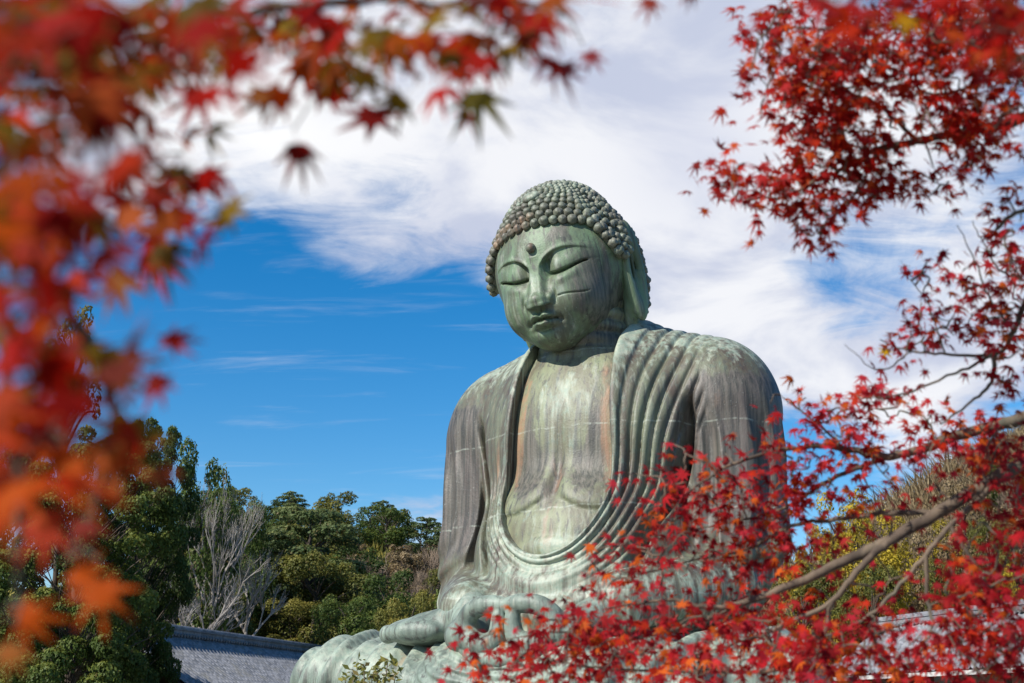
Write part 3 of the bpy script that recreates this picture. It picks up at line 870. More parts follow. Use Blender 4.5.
def bare_mesh(seed, levels=4, spread=.6, n0=7, trunk=0.0):
    rng = random.Random(seed); mb = MB()
    def br(p, d, ln, r, lev):
        q = p + d * ln * .5 + Vector((rng.uniform(-.05, .05), rng.uniform(-.05, .05), rng.uniform(-.02, .04))) * ln
        e = p + d * ln + Vector((rng.uniform(-.1, .1), rng.uniform(-.1, .1), rng.uniform(-.02, .08))) * ln
        mb.tube([p, q, e], [r, r * .8, r * .6], 5 if lev > 1 else 3, False)
        if lev == 0: return
        for k in range(rng.choice((3, 3, 4))):
            t = rng.uniform(.45, 1.0); s = (p.lerp(q, t * 2) if t < .5 else q.lerp(e, t * 2 - 1))
            dd = (d + Vector((rng.uniform(-1, 1), rng.uniform(-1, 1), rng.uniform(-.15, .75))) * spread).normalized()
            br(s, dd, ln * rng.uniform(.55, .8), r * .58, lev - 1)
    if trunk: mb.tube([(0, 0, -.05), (.01, 0, trunk * .5), (0, .01, trunk + .02)], [.016, .013, .010], 7, False)
    for k in range(n0):
        a = k / n0 * 6.28 + rng.uniform(-.3, .3)
        o_ = .45 if not trunk else 1.1
        br(Vector((0, 0, -.03 + trunk * rng.uniform(.75, 1))), Vector((math.cos(a) * o_, math.sin(a) * o_, 1)).normalized(), rng.uniform(.26, .38) * (1 - trunk * .9), .012 * (1 - .5 * trunk), levels)
    return mb
VAR = {}
def variant(key, kind, seed, n, size, mat, nc=34, **kw):
    mb, cl = grow_tree(kind, seed, nc)
    V, F, T = crown_mesh('crown', cl, n, size, mat, seed, **kw)
    VAR[key] = (mb, V, F, T, mat)
    VAR[key + '_me'] = None
variant('broad_dark', 'broad', 1, 20000, .0135, M_DARK)
variant('broad_dark2', 'broad', 2, 20000, .0135, M_DARK)
variant('broad_olive', 'broad', 3, 20000, .014, M_OLIVE, dry=.10)
variant('broad_olive2', 'broad', 4, 20000, .0135, M_OLIVE, dry=.05)
variant('pine', 'pine', 5, 20000, .013, M_PINE, flat=.42, up=.8)
variant('pine2', 'pine', 6, 20000, .013, M_PINE, flat=.42, up=.8)
variant('big_dark', 'broad', 8, 90000, .0085, M_DARK, nc=190, flat=.6, tops=.5, up=.4, dry=.03)
variant('sparse', 'sparse', 9, 3200, .0085, M_OLIVE, dry=.15)
variant('yellow', 'broad', 10, 20000, .0135, M_YELLOW, dry=.04)
variant('lime', 'broad', 12, 3500, .035, M_LIME)
variant('dry', 'broad', 13, 5000, .022, M_DRY, dry=.3)
def plant_tree(key, px, ytop, wpx, D, label, group=None, name='evergreen_tree', cat='tree', rz=0.0, min_h=None, barkm=None):
    top = at(px, ytop, D); x, y = top[0], top[1]; zb = float(ground_h(x, y)); h = max(top[2] - zb, 1.0)
    w = wpx / FOC * D
    root = empty(name, (x, y, zb), rz); tag(root, label, cat, group)
    mb, V, F, T, mat = VAR[key]
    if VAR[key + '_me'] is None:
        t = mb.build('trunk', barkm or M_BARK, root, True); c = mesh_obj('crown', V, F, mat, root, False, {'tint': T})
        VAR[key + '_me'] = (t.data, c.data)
    else:
        for nm, d in zip(('trunk', 'crown'), VAR[key + '_me']): link(bpy.data.objects.new(nm, d), root)
    for ch in root.children: ch.scale = (w / .98, w / .98, h)
    return root
G = 'evergreen trees on the wooded slope behind the cloister'
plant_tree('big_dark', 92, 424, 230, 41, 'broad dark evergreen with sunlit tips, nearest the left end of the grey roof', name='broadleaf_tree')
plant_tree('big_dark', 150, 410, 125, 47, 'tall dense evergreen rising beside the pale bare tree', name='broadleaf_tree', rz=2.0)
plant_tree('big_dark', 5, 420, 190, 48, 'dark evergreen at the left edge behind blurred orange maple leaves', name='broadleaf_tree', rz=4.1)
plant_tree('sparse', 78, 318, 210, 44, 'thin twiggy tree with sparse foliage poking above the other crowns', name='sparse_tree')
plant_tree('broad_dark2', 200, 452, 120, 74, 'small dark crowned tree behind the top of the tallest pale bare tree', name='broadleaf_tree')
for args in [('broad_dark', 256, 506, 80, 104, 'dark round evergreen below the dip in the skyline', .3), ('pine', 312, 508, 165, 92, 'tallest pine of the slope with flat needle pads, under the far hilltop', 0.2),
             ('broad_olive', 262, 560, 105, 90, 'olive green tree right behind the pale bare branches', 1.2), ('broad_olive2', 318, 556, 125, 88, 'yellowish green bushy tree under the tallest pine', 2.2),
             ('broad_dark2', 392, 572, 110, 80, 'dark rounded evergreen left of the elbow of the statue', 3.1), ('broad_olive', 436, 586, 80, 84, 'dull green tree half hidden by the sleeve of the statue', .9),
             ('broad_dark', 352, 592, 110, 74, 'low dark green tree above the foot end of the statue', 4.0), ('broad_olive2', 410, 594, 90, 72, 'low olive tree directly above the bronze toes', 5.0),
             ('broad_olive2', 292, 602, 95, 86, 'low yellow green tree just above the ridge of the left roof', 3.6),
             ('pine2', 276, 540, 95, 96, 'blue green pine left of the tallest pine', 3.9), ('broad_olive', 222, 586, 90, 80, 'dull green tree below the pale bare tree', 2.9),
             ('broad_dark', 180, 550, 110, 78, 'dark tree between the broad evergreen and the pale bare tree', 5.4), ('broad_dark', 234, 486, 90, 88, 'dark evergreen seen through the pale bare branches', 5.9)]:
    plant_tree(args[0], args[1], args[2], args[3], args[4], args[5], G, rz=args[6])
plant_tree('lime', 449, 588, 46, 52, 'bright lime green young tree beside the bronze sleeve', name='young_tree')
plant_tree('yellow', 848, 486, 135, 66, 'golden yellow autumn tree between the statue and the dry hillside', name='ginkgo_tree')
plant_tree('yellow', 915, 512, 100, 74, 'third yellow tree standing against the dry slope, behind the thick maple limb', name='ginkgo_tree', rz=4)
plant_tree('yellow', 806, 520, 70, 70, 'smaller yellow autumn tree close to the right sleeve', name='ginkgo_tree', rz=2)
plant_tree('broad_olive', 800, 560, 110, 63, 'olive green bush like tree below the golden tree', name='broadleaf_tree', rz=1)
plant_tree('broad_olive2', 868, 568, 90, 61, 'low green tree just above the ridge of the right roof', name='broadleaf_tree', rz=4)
# pale leafless trees
def bare_tree(px, ybot, ytop, wpx, D, seed, label, mat=M_PALE, lev=4, name='bare_tree', group=None, n0=6, lean=0.0):
    top = at(px, ytop, D); x, y = top[0], top[1]; zb = float(ground_h(x, y)); h = max(top[2] - zb, 1)
    root = empty(name, (x, y, zb), seed * 1.3); tag(root, label, 'tree', group)
    key = ('bare', seed, lev, mat.name)
    if key not in VAR: VAR[key] = bare_mesh(seed, lev, .85, n0, .42).build('branches', mat, root).data; o = root.children[0]
    else: o = link(bpy.data.objects.new('branches', VAR[key]), root)
    w = wpx / FOC * D
    zm = max(v.co.z for v in o.data.vertices); wm = max(abs(v.co.x) for v in o.data.vertices)
    o.scale = (w / wm / 2, w / wm / 2, h / zm)
bare_tree(222, 640, 466, 105, 72, 21, 'pale leafless tree with white branches beside the broad evergreen', n0=7)
bare_tree(205, 640, 545, 120, 70, 22, 'smaller leafless tree with tangled pale branches above the left roof', n0=7)
bare_tree(250, 640, 545, 90, 74, 23, 'slender leafless pale tree right of the two bigger bare ones', n0=4)
# wooded far hill: single crowns
rngh = random.Random(5)
keys = ['broad_dark', 'broad_olive', 'broad_olive2', 'broad_olive', 'pine', 'dry', 'dry', 'broad_dark']
def far_variant(key, src, n, size):
    mb, V, F, T, mat = VAR[src]
    rng = np.random.default_rng(3); pick = rng.choice(len(F), n, replace=False)
    Vq = V.reshape(-1, 4, 3)[pick]; c = Vq.mean(1, keepdims=True); Vq = c + (Vq - c) * size
    VAR[key] = (mb, Vq.reshape(-1, 3), np.arange(4 * n).reshape(-1, 4), T.reshape(-1, 4, 3)[pick].reshape(-1, 3), mat); VAR[key + '_me'] = None
for k_ in set(keys): far_variant('far_' + k_, k_, 4500, 1.9)
kinds_txt = {'broad_dark': 'dark evergreen', 'broad_dark2': 'dark evergreen', 'broad_olive': 'olive green tree', 'broad_olive2': 'olive green tree', 'pine': 'pine', 'dry': 'brown leaved tree'}
done = []
tries = 0
while len(done) < 74 and tries < 6000:
    tries += 1
    D = rngh.uniform(98, 185); px = rngh.uniform(205, 462)
    p = at(px, 500, D); x, y = p[0], p[1]
    if any((x - a) ** 2 + (y - b) ** 2 < 15 for a, b in done): continue
    z = float(ground_h(x, y))
    brown = 345 < px < 440 and 100 < D < 140
    done.append((x, y))
    k_ = 'dry' if (brown and rngh.random() < .8) else rngh.choice(keys)
    hgt = rngh.uniform(4.0, 6.8) if k_ != 'dry' else rngh.uniform(2.5, 4.0)
    root = empty('hillside_tree', (x, y, z - .3), rngh.uniform(0, 6)); tag(root, kinds_txt[k_] + ' on the wooded far hill left of the statue', 'tree', kinds_txt[k_] + 's on the far hill')
    kk = 'far_' + k_; mb, V, F, T, mat = VAR[kk]
    if VAR[kk + '_me'] is None:
        t = mb.build('trunk', M_BARK, root); c = mesh_obj('crown', V, F, mat, root, False, {'tint': T}); VAR[kk + '_me'] = (t.data, c.data)
    else:
        for nm, d in zip(('trunk', 'crown'), VAR[kk + '_me']): link(bpy.data.objects.new(nm, d), root)
    ww = hgt * rngh.uniform(.95, 1.35)
    for ch in root.children: ch.scale = (ww, ww, hgt)
# brown leafless thickets on the far hill and on the right hillside
for i in range(16):
    D = rngh.uniform(104, 135); px = rngh.uniform(345, 445); p = at(px, 520, D)
    z = float(ground_h(p[0], p[1]))
    root = empty('bare_tree', (p[0], p[1], z - .2), rngh.uniform(0, 6)); tag(root, 'brown leafless tree in the thicket on the far hill', 'tree', 'leafless brown trees on the far hill')
    key = ('thin', i % 3)
    if key not in VAR: VAR[key] = bare_mesh(40 + i % 3, 3, .5, 9).build('branches', M_TWIG, root).data
    else: link(bpy.data.objects.new('branches', VAR[key]), root)
    s_ = rngh.uniform(4, 6.5)
    for ch in root.children: ch.scale = (s_ * 1.1, s_ * 1.1, s_)
for i in range(30):
    px = rngh.uniform(880, 1075); D = rngh.uniform(66, 92); p = at(px, 480, D); z = float(ground_h(p[0], p[1]))
    root = empty('bare_shrub', (p[0], p[1], z - .2), rngh.uniform(0, 6)); tag(root, 'leafless brown shrub standing in the dry grass of the right hillside', 'shrub', 'leafless shrubs on the right hillside')
    key = ('thin', i % 3); link(bpy.data.objects.new('branches', VAR[key]), root)
    s_ = rngh.uniform(3, 5.5)
    for ch in root.children: ch.scale = (s_ * .9, s_ * .9, s_)
for i, (k_, px, yt, w_, D, txt) in enumerate([('broad_olive2', 985, 520, 60, 70, 'olive bush low on the dry slope above the right roof'), ('dry', 960, 470, 70, 76, 'brown leaved bush halfway up the dry slope'), ('broad_dark', 1010, 455, 60, 80, 'dark green bush high on the dry slope'),
        ('dry', 930, 520, 70, 70, 'straw coloured bush beside the third yellow tree'), ('broad_olive', 945, 560, 70, 64, 'dull green bush right above the ridge of the right roof'), ('yellow', 1015, 560, 60, 64, 'yellow bush at the foot of the dry slope'), ('dry', 1030, 500, 90, 74, 'large brown bush at the edge of the dry slope')]):
    plant_tree(k_, px, yt, w_, D, txt, name='hillside_bush', cat='bush', rz=i * 1.1)
# dry grass and reeds over the right hillside, undergrowth on the left slope
def blades(name, n, xr, yr, hr, mat, seed, wd=.05, acc=None):
    rng = np.random.default_rng(seed)
    x = rng.uniform(*xr, n); y = rng.uniform(*yr, n)
    if acc is not None: k = acc(x, y); x, y = x[k], y[k]
    n = len(x); z = ground_h(x, y); h = rng.uniform(*hr, n) * (.5 + vnoise(x * .25, y * .25, 8)); a = rng.uniform(0, 6.28, n)
    lx, ly = rng.normal(0, .38, n) * h, rng.normal(0, .38, n) * h
    w = wd * rng.uniform(.6, 1.5, n)
    b0 = np.stack([x - np.cos(a) * w, y - np.sin(a) * w, z - .1], 1); b1 = np.stack([x + np.cos(a) * w, y + np.sin(a) * w, z - .1], 1)
    m0 = b0 + np.stack([lx * .35, ly * .35, h * .62], 1); m1 = b1 + np.stack([lx * .35, ly * .35, h * .62], 1)
    t = np.stack([x + lx, y + ly, z + h * .95], 1); t2 = t + np.stack([np.cos(a), np.sin(a), 0 * a], 1) * w[:, None] * .3
    V = np.stack([b0, b1, m1, m0, t, t2], 1).reshape(-1, 3); i = np.arange(n)[:, None] * 6
    F = np.concatenate([i + np.array([[0, 1, 2, 3]]), i + np.array([[3, 2, 5, 4]])])
    T = np.stack([rng.uniform(0, 1, n), 0 * x, 0 * x], 1)
    return tag(mesh_obj(name, V, F, mat, None, False, {'tint': np.repeat(T, 6, 0)}), 'tangle of dry pale brown grass and reeds covering the slope', 'grass', None, 'stuff')
o = blades('dry_grass', 42000, (18, 75), (60, 105), (.9, 2.6), M_DRY, 31, .045)
o['label'] = 'tangle of dry straw coloured grass covering the right hillside'
o = blades('undergrowth', 26000, (-50, 0), (64, 150), (.6, 1.8), M_OLIVE, 32, .12)
o['label'] = 'low green undergrowth between the trees of the left slope'; o['category'] = 'undergrowth'
# little leafy sprig in front of the knee
def sprig():
    b_ = at(368, 800, 16.5); root = empty('leafy_shrub', (b_[0], b_[1], 0)); tag(root, 'small green leafy shrub poking up in front of the robe over the knee', 'shrub')
    rng = np.random.default_rng(4); mb = MB(); P = []
    for px, py in [(352, 672), (364, 664), (378, 668), (388, 660), (396, 674), (345, 680), (372, 676), (385, 678)]:
        t = at(px, py, 16.5 + rng.uniform(-.3, .3)); e = t - np.array([b_[0], b_[1], 0])
        path = smooth_path([(rng.normal(0, .06), rng.normal(0, .06), 0), e * np.array([.5, .5, .55]), e], 5)
        mb.tube(path, list(np.linspace(.022, .006, len(path))), 5, False)
        for q in path[5:]:
            for _ in range(13): P.append(q + rng.normal(0, .055, 3))
    mb.build('stem', M_TWIG, root); P = np.array(P)
    V, F = leaf_cards(P, np.tile([0, -.4, .8], (len(P), 1)), .055, rng, 2.0)
    T = np.stack([rng.uniform(.2, .9, len(P)), rng.uniform(0, 1, len(P)) < .12, 0 * P[:, 0]], 1).astype(float)
    mesh_obj('foliage', V, F, M_OLIVE, root, False, {'tint': np.repeat(T, 4, 0)})
sprig()
# ================================================================== THE RED MAPLES IN FRONT
def maple_leaf_mat():
    m, nt, b = new_mat('maple_leaf'); N = NT(nt)
    c = N.attr('tint').outputs['Color']
    nt.links.new(c, b.inputs['Base Color']); b.inputs['Roughness'].default_value = .6; b.inputs['Specular IOR Level'].default_value = .10
    tr = N.n('ShaderNodeBsdfTranslucent'); nt.links.new(N.mix(.25, c, (1, .25, .05), 'MULTIPLY'), tr.inputs['Color'])
    nt.links.new(c, tr.inputs['Color'])
    mx = N.n('ShaderNodeMixShader'); mx.inputs[0].default_value = .5
    nt.links.new(b.outputs[0], mx.inputs[1]); nt.links.new(tr.outputs[0], mx.inputs[2])
    nt.links.new(mx.outputs[0], nt.nodes['Material Output'].inputs['Surface']); return m
M_MAPLE = maple_leaf_mat()
M_MBARK = bark_mat('maple_bark', (.060, .042, .030), (.17, .125, .085))
_ang = [180, -128, -105, -82, -60, -40, -20, 0, 20, 40, 60, 82, 105, 128]
_rad = [.10, .46, .24, .76, .30, .94, .34, 1.0, .34, .94, .30, .76, .24, .46]
LEAF = np.array([[0, .12, .05]] + [[math.sin(R(a)) * r, math.cos(R(a)) * r, -.22 * r * r + (.05 if r < .4 else 0)] for a, r in zip(_ang, _rad)] + [[-.012, 0, 0], [.012, 0, 0], [0, -.75, .10]])
LEAF_F = np.array([[0, 1 + (k + 1) % 14, 1 + k] for k in range(14)] + [[15, 17, 16]])
def leaf_batch(P, Nrm, Tip, size, cols, rng):
    n = len(P)
    Nrm = Nrm / (np.linalg.norm(Nrm, axis=1)[:, None] + 1e-9)
    T = Tip - Nrm * (Tip * Nrm).sum(1)[:, None]; T /= np.linalg.norm(T, axis=1)[:, None] + 1e-9
    X = np.cross(T, Nrm)
    L = np.tile(LEAF, (n, 1, 1)); L[:, :, 0] *= rng.uniform(.8, 1.12, n)[:, None]
    L[:, 1:15] *= rng.uniform(.86, 1.1, (n, 14))[:, :, None]; L[:, :, 2] *= rng.uniform(-.8, 3.2, n)[:, None]
    V = P[:, None] + size[:, None, None] * (L[:, :, :1] * X[:, None] + L[:, :, 1:2] * T[:, None] + L[:, :, 2:] * Nrm[:, None])
    F = (np.arange(n) * 18)[:, None, None] + LEAF_F[None]
    C = np.repeat(cols[:, None], 18, 1)
    C[:, 1:15:2] *= rng.uniform(.75, 1.1, (n, 1, 1))
    return V.reshape(-1, 3), F.reshape(-1, 3), C.reshape(-1, 3)
PAL_R = np.array([[.40, .012, .012], [.33, .009, .010], [.46, .026, .020], [.24, .006, .007], [.44, .022, .006], [.50, .075, .008], [.40, .018, .022], [.18, .006, .006]])
PAL_R = PAL_R * np.array([1.22, 1.5, 1.9])
PAL_UP = 1.15 * np.array([[.40, .010, .006], [.32, .008, .005], [.46, .026, .006], [.25, .012, .010], [.50, .07, .012], [.36, .02, .02]])
PAL_L = np.array([[.18, .11, .008], [.34, .008, .003], [.25, .006, .003], [.38, .038, .003], [.17, .014, .003], [.32, .06, .004], [.14, .08, .006], [.40, .009, .004]])
PAL_L = PAL_L * 1.18
def pt(q):
    return at(*q) if len(q) == 3 and not isinstance(q, np.ndarray) else np.asarray(q, float)
def maple_bough(tree, mains, regions, seed, pal, size=(.032, .054), per=(4, 8), spread=.062, extra=(), twig_r=.005, name='branch', rand_col=None, facing=.85, fill_name='foliage', esc=1.15):
    """one bough: woody paths, twigs grown to leaf clusters, leaves on the twigs"""
    rng = np.random.default_rng(seed)
    wood = MB(); nodes = []
    base = np.array(tree.location)
    for path, r0, r1 in mains:
        P = smooth_path([pt(q) for q in path], 7)
        P = [p + rng.normal(0, .0025, 3) for p in P]
        wood.tube([p - base for p in P], list(np.linspace(r0, r1, len(P))), 8, False)
        nodes += [p for p in P]
    nodes = np.array(nodes); cl = []
    for (cx, cy, rx, ry, rot, n, d0, d1) in regions:
        a = rng.uniform(0, 6.283, n); r = np.sqrt(rng.uniform(0, 1, n)) * rng.choice([1.0, 1.12], n); dd = rng.uniform(d0, d1, n)
        u, v = np.cos(a) * r * rx, np.sin(a) * r * ry; c, s = math.cos(R(rot)), math.sin(R(rot))
        for i in range(n): cl.append(at(cx + u[i] * c - v[i] * s, cy + u[i] * s + v[i] * c, dd[i]))
    cl = np.array(cl); order = np.argsort([np.min(((nodes - p) ** 2).sum(1)) for p in cl])
    tw = MB(); LP, LN, LT, LS, LC = [], [], [], [], []
    for k in order:
        p = cl[k]; d2 = ((nodes - p) ** 2).sum(1); j = int(np.argmin(d2)); q = nodes[j]; ln = math.sqrt(d2[j])
        m1 = q + (p - q) * .35 + rng.normal(0, .10, 3) * ln + np.array([0, 0, .06 * ln]); m2 = q + (p - q) * .7 + rng.normal(0, .08, 3) * ln + np.array([0, 0, .04 * ln])
        path = smooth_path([q, m1, m2, p], 3)
        r = twig_r * (.7 + min(1.2, ln / .5))
        tw.tube([w - base for w in path], list(np.linspace(r, r * .45, len(path))), 5, False)
        nodes = np.concatenate([nodes, np.array(path[3:])])
        n = int(rng.integers(*per))
        dirn = (p - q) / (ln + 1e-6)
        for _ in range(n):
            t = path[int(rng.integers(max(1, len(path) - 5), len(path)))]
            off = rng.normal(0, spread, 3) * np.array([1, 1, .75])
            LP.append(t + off)
            nv = np.array([rng.normal(0, .7), -facing + rng.normal(0, .7), .75 + rng.normal(0, .45)])
            LN.append(nv); LT.append(off / (np.linalg.norm(off) + 1e-6) * .8 + dirn * .3 + np.array([0, 0, -.75]) + rng.normal(0, .25, 3))
            LS.append(rng.uniform(*size)); c = pal[int(rng.integers(len(pal)))].copy()
            LC.append(c * rng.uniform(.75, 1.2))
    for (px, py, d, s, col, ang) in extra:                     # single leaves one can make out
        p = at(px, py, d); LP.append(p); LN.append(np.array([rng.normal(0, .15), -1, .25])); LT.append(np.array([math.sin(R(ang)), 0, math.cos(R(ang))])); LS.append(s * esc); LC.append(np.array(col))
        j = int(np.argmin(((nodes - p) ** 2).sum(1))); q = nodes[j]
        back = p - LT[-1] * s * .7
        tw.tube([q - base, (q + back) / 2 - base + np.array([0, 0, .01]), back - base], [.002, .0014, .001], 4, False)
    V, F, C = leaf_batch(np.array(LP), np.array(LN), np.array(LT), np.array(LS), np.array(LC), rng)
    wood.add(tw.v, tw.f)
    b = wood.build(name, M_MBARK, tree, True)
    mesh_obj(fill_name, V - base, F, M_MAPLE, b, False, {'tint': C})
    return len(LP)

# --- right tree: its trunk stands outside the frame, its boughs reach in front of the statue
RT = empty('maple_tree', (3.9, 5.7, 0)); tag(RT, 'red maple whose long crimson boughs cross the lap of the statue from the right', 'tree')
tr = MB(); tr.tube(smooth_path([(0, 0, -.1), (.02, .02, .8), (-.04, 0, 1.6), (-.1, -.05, 2.4), (-.1, -.1, 3.4), (-.2, -.1, 4.6)], 4), list(np.linspace(.15, .05, 21)), 10)
tr.build('trunk', M_MBARK, RT, True)
T0 = np.array([3.85, 5.68, 2.0]); T1 = np.array([3.80, 5.65, 2.7]); T2 = np.array([3.80, 5.6, 3.4]); T3 = np.array([3.75, 5.6, 4.3])
low = [([T0, (1130, 425, 5.3), (1024, 464, 5.1), (968, 495, 5.1), (906, 531, 5.1), (844, 562, 5.1), (795, 584, 5.1), (755, 599, 5.1), (715, 608, 5.1), (668, 600, 5.1), (610, 608, 5.1)], .038, .004),
       ([(915, 527, 5.1), (884, 546, 5.05), (853, 575, 5.0), (831, 602, 5.0), (786, 624, 5.0), (755, 637, 5.0), (690, 657, 5.0)], .019, .004),
       ([(1010, 472, 5.1), (990, 489, 5.05), (950, 526, 4.95), (924, 557, 4.9), (901, 584, 4.9), (875, 611, 4.9), (835, 633, 4.9), (780, 650, 4.9)], .015, .004),
       ([(946, 513, 5.1), (888, 513, 5.2), (840, 520, 5.3), (791, 526, 5.3), (751, 548, 5.3), (706, 557, 5.3), (640, 575, 5.3)], .013, .003),
       ([(925, 556, 4.9), (928, 602, 4.85), (932, 628, 4.8), (915, 660, 4.8)], .010, .003), ([(950, 526, 4.95), (985, 590, 4.8), (960, 640, 4.7)], .010, .003),
       ([(831, 602, 5.0), (822, 640, 5.0), (790, 668, 5.0), (700, 672, 5.0), (600, 668, 5.0), (520, 655, 5.0)], .012, .003),
       ([(755, 599, 5.1), (690, 625, 5.15), (620, 640, 5.2), (560, 632, 5.2), (500, 640, 5.2)], .009, .002)]
regs = [(640, 562, 75, 34, -20, 18, 5.0, 5.5), (720, 580, 95, 34, -15, 23, 5.1, 5.5), (560, 645, 80, 32, 0, 37, 4.7, 5.4), (640, 640, 90, 40, 0, 47, 4.7, 5.4), (760, 650, 110, 36, 0, 57, 4.5, 5.2), (500, 662, 50, 22, 0, 11, 4.8, 5.3),
        (900, 655, 130, 34, 0, 80, 4.3, 5.1), (990, 610, 50, 70, 0, 58, 4.3, 5.0), (850, 600, 90, 30, -20, 14, 5.15, 5.5), (870, 520, 80, 30, -20, 14, 5.2, 5.5), (1000, 540, 40, 60, 0, 25, 4.4, 5.0), (800, 560, 70, 30, -20, 11, 5.15, 5.5), (1000, 470, 40, 40, 0, 15, 4.6, 5.2)]
maple_bough(RT, low, regs, 51, PAL_R)
mid = [([T1, (1140, 380, 5.4), (1024, 418, 5.2), (990, 427, 5.2), (950, 438, 5.2), (924, 449, 5.2), (888, 456, 5.25), (848, 450, 5.3), (817, 446, 5.3), (770, 452, 5.3), (720, 470, 5.3), (680, 500, 5.3)], .032, .003),
       ([(888, 456, 5.25), (830, 480, 5.3), (790, 505, 5.35), (740, 520, 5.4), (690, 530, 5.4)], .011, .003), ([(848, 450, 5.3), (800, 410, 5.3), (780, 395, 5.3)], .006, .002)]
regs = [(880, 428, 70, 26, 0, 28, 5.0, 5.4), (800, 425, 40, 38, 0, 11, 5.1, 5.4), (760, 470, 60, 34, 20, 18, 5.1, 5.5), (700, 470, 50, 38, 0, 14, 5.1, 5.5), (690, 525, 70, 30, -20, 23, 5.1, 5.5), (770, 520, 60, 26, 0, 17, 5.1, 5.5), (960, 445, 60, 30, 0, 24, 4.9, 5.3), (850, 480, 60, 24, 0, 12, 5.0, 5.4), (635, 470, 12, 10, 0, 2, 5.3, 5.4)]
maple_bough(RT, mid, regs, 52, PAL_R)
thin = [([T1, (1110, 250, 4.9), (1040, 285, 4.8), (1024, 306, 4.8), (1014, 331, 4.8), (995, 354, 4.8), (946, 354, 4.8), (911, 351, 4.8), (880, 340, 4.8)], .017, .002),
        ([(995, 354, 4.8), (993, 380, 4.8), (975, 399, 4.8), (940, 425, 4.8)], .010, .003), ([(995, 354, 4.8), (962, 370, 4.8), (904, 394, 4.8), (860, 398, 4.8)], .007, .002),
        ([(1014, 331, 4.8), (991, 300, 4.75), (975, 262, 4.7), (958, 225, 4.7)], .006, .0015), ([(1040, 285, 4.8), (1000, 270, 4.7), (985, 245, 4.7), (972, 222, 4.7)], .005, .0015), ([(911, 351, 4.8), (880, 370, 4.8), (845, 345, 4.8)], .004, .0012), ([(946, 354, 4.8), (925, 300, 4.8), (900, 268, 4.8)], .004, .0012)]
regs = [(945, 285, 26, 36, 0, 17, 4.6, 5.0), (1012, 285, 24, 60, 0, 36, 4.5, 5.0), (935, 335, 55, 18, -15, 21, 4.7, 4.9), (1010, 350, 22, 40, 0, 14, 4.6, 4.9), (890, 395, 40, 14, 0, 7, 4.7, 4.9)]
maple_bough(RT, thin, regs, 53, PAL_R, per=(3, 6), spread=.045, extra=[(886, 350, 4.8, .040, (.62, .36, .01), 200), (906, 268, 4.8, .026, (.5, .02, .03), 250), (965, 374, 4.7, .03, (.5, .02, .04), 200), (1016, 376, 4.7, .03, (.5, .02, .04), 170)])
up = [([T3, (1140, 75, 4.4), (1024, 118, 4.3), (987, 128, 4.3), (957, 133, 4.3), (918, 141, 4.3), (880, 149, 4.3), (854, 164, 4.3), (819, 179, 4.3), (778, 198, 4.3), (720, 200, 4.3)], .024, .002),
      ([T3, (1150, 20, 4.2), (1024, 57, 4.0), (957, 34, 4.0), (920, 20, 4.0), (850, 30, 4.0), (780, 25, 4.0)], .017, .003), ([T2, (1120, 180, 4.2), (1024, 210, 4.2), (995, 230, 4.2)], .012, .006),
      ([(918, 141, 4.3), (870, 100, 4.2), (820, 90, 4.2), (770, 70, 4.2)], .008, .002), ([(1024, 57, 4.0), (960, 90, 4.1), (900, 95, 4.1)], .008, .003), ([(880, 149, 4.3), (850, 200, 4.3), (812, 235, 4.3)], .006, .002)]
regs = [(815, 45, 70, 42, 0, 61, 3.8, 4.4), (800, 115, 42, 42, 0, 28, 4.0, 4.5), (880, 105, 90, 45, 0, 66, 3.9, 4.5), (900, 40, 90, 36, 0, 60, 3.7, 4.3), (830, 180, 60, 38, -15, 46, 4.1, 4.5), (765, 180, 38, 26, 0, 14, 4.1, 4.4), (985, 60, 50, 70, 0, 55, 3.6, 4.2), (985, 130, 50, 36, 0, 24, 4.0, 4.4), (735, 190, 24, 14, 0, 4, 4.2, 4.4), (812, 228, 22, 16, 0, 8, 4.2, 4.4), (900, 180, 50, 22, 0, 12, 4.2, 4.5), (1012, 205, 18, 20, 0, 4, 4.2, 4.3)]
maple_bough(RT, up, regs, 54, PAL_UP, per=(4, 8), spread=.05, extra=[(745, 72, 4.1, .036, (.25, .02, .02), 195), (980, 180, 4.2, .03, (.3, .02, .02), 200), (1004, 198, 4.2, .028, (.3, .02, .02), 190)])
near = [([np.array([3.7, 5.5, 4.4]), np.array([2.2, 3.2, 3.3]), (1090, -30, 2.0), (1000, -10, 1.9), (930, -20, 1.8), (860, -30, 1.8)], .014, .003)]
maple_bough(RT, near, [(985, 20, 60, 40, 0, 10, 1.7, 2.1), (1015, 80, 22, 50, 0, 5, 1.8, 2.2), (890, 2, 60, 14, 0, 6, 1.7, 2.0)], 55, PAL_UP, per=(3, 6), spread=.03, extra=[(905, 18, 1.8, .038, (.55, .27, .01), 190), (650, 2, 1.9, .036, (.35, .05, .03), 190), (690, -6, 1.9, .03, (.3, .03, .02), 190)], twig_r=.002)

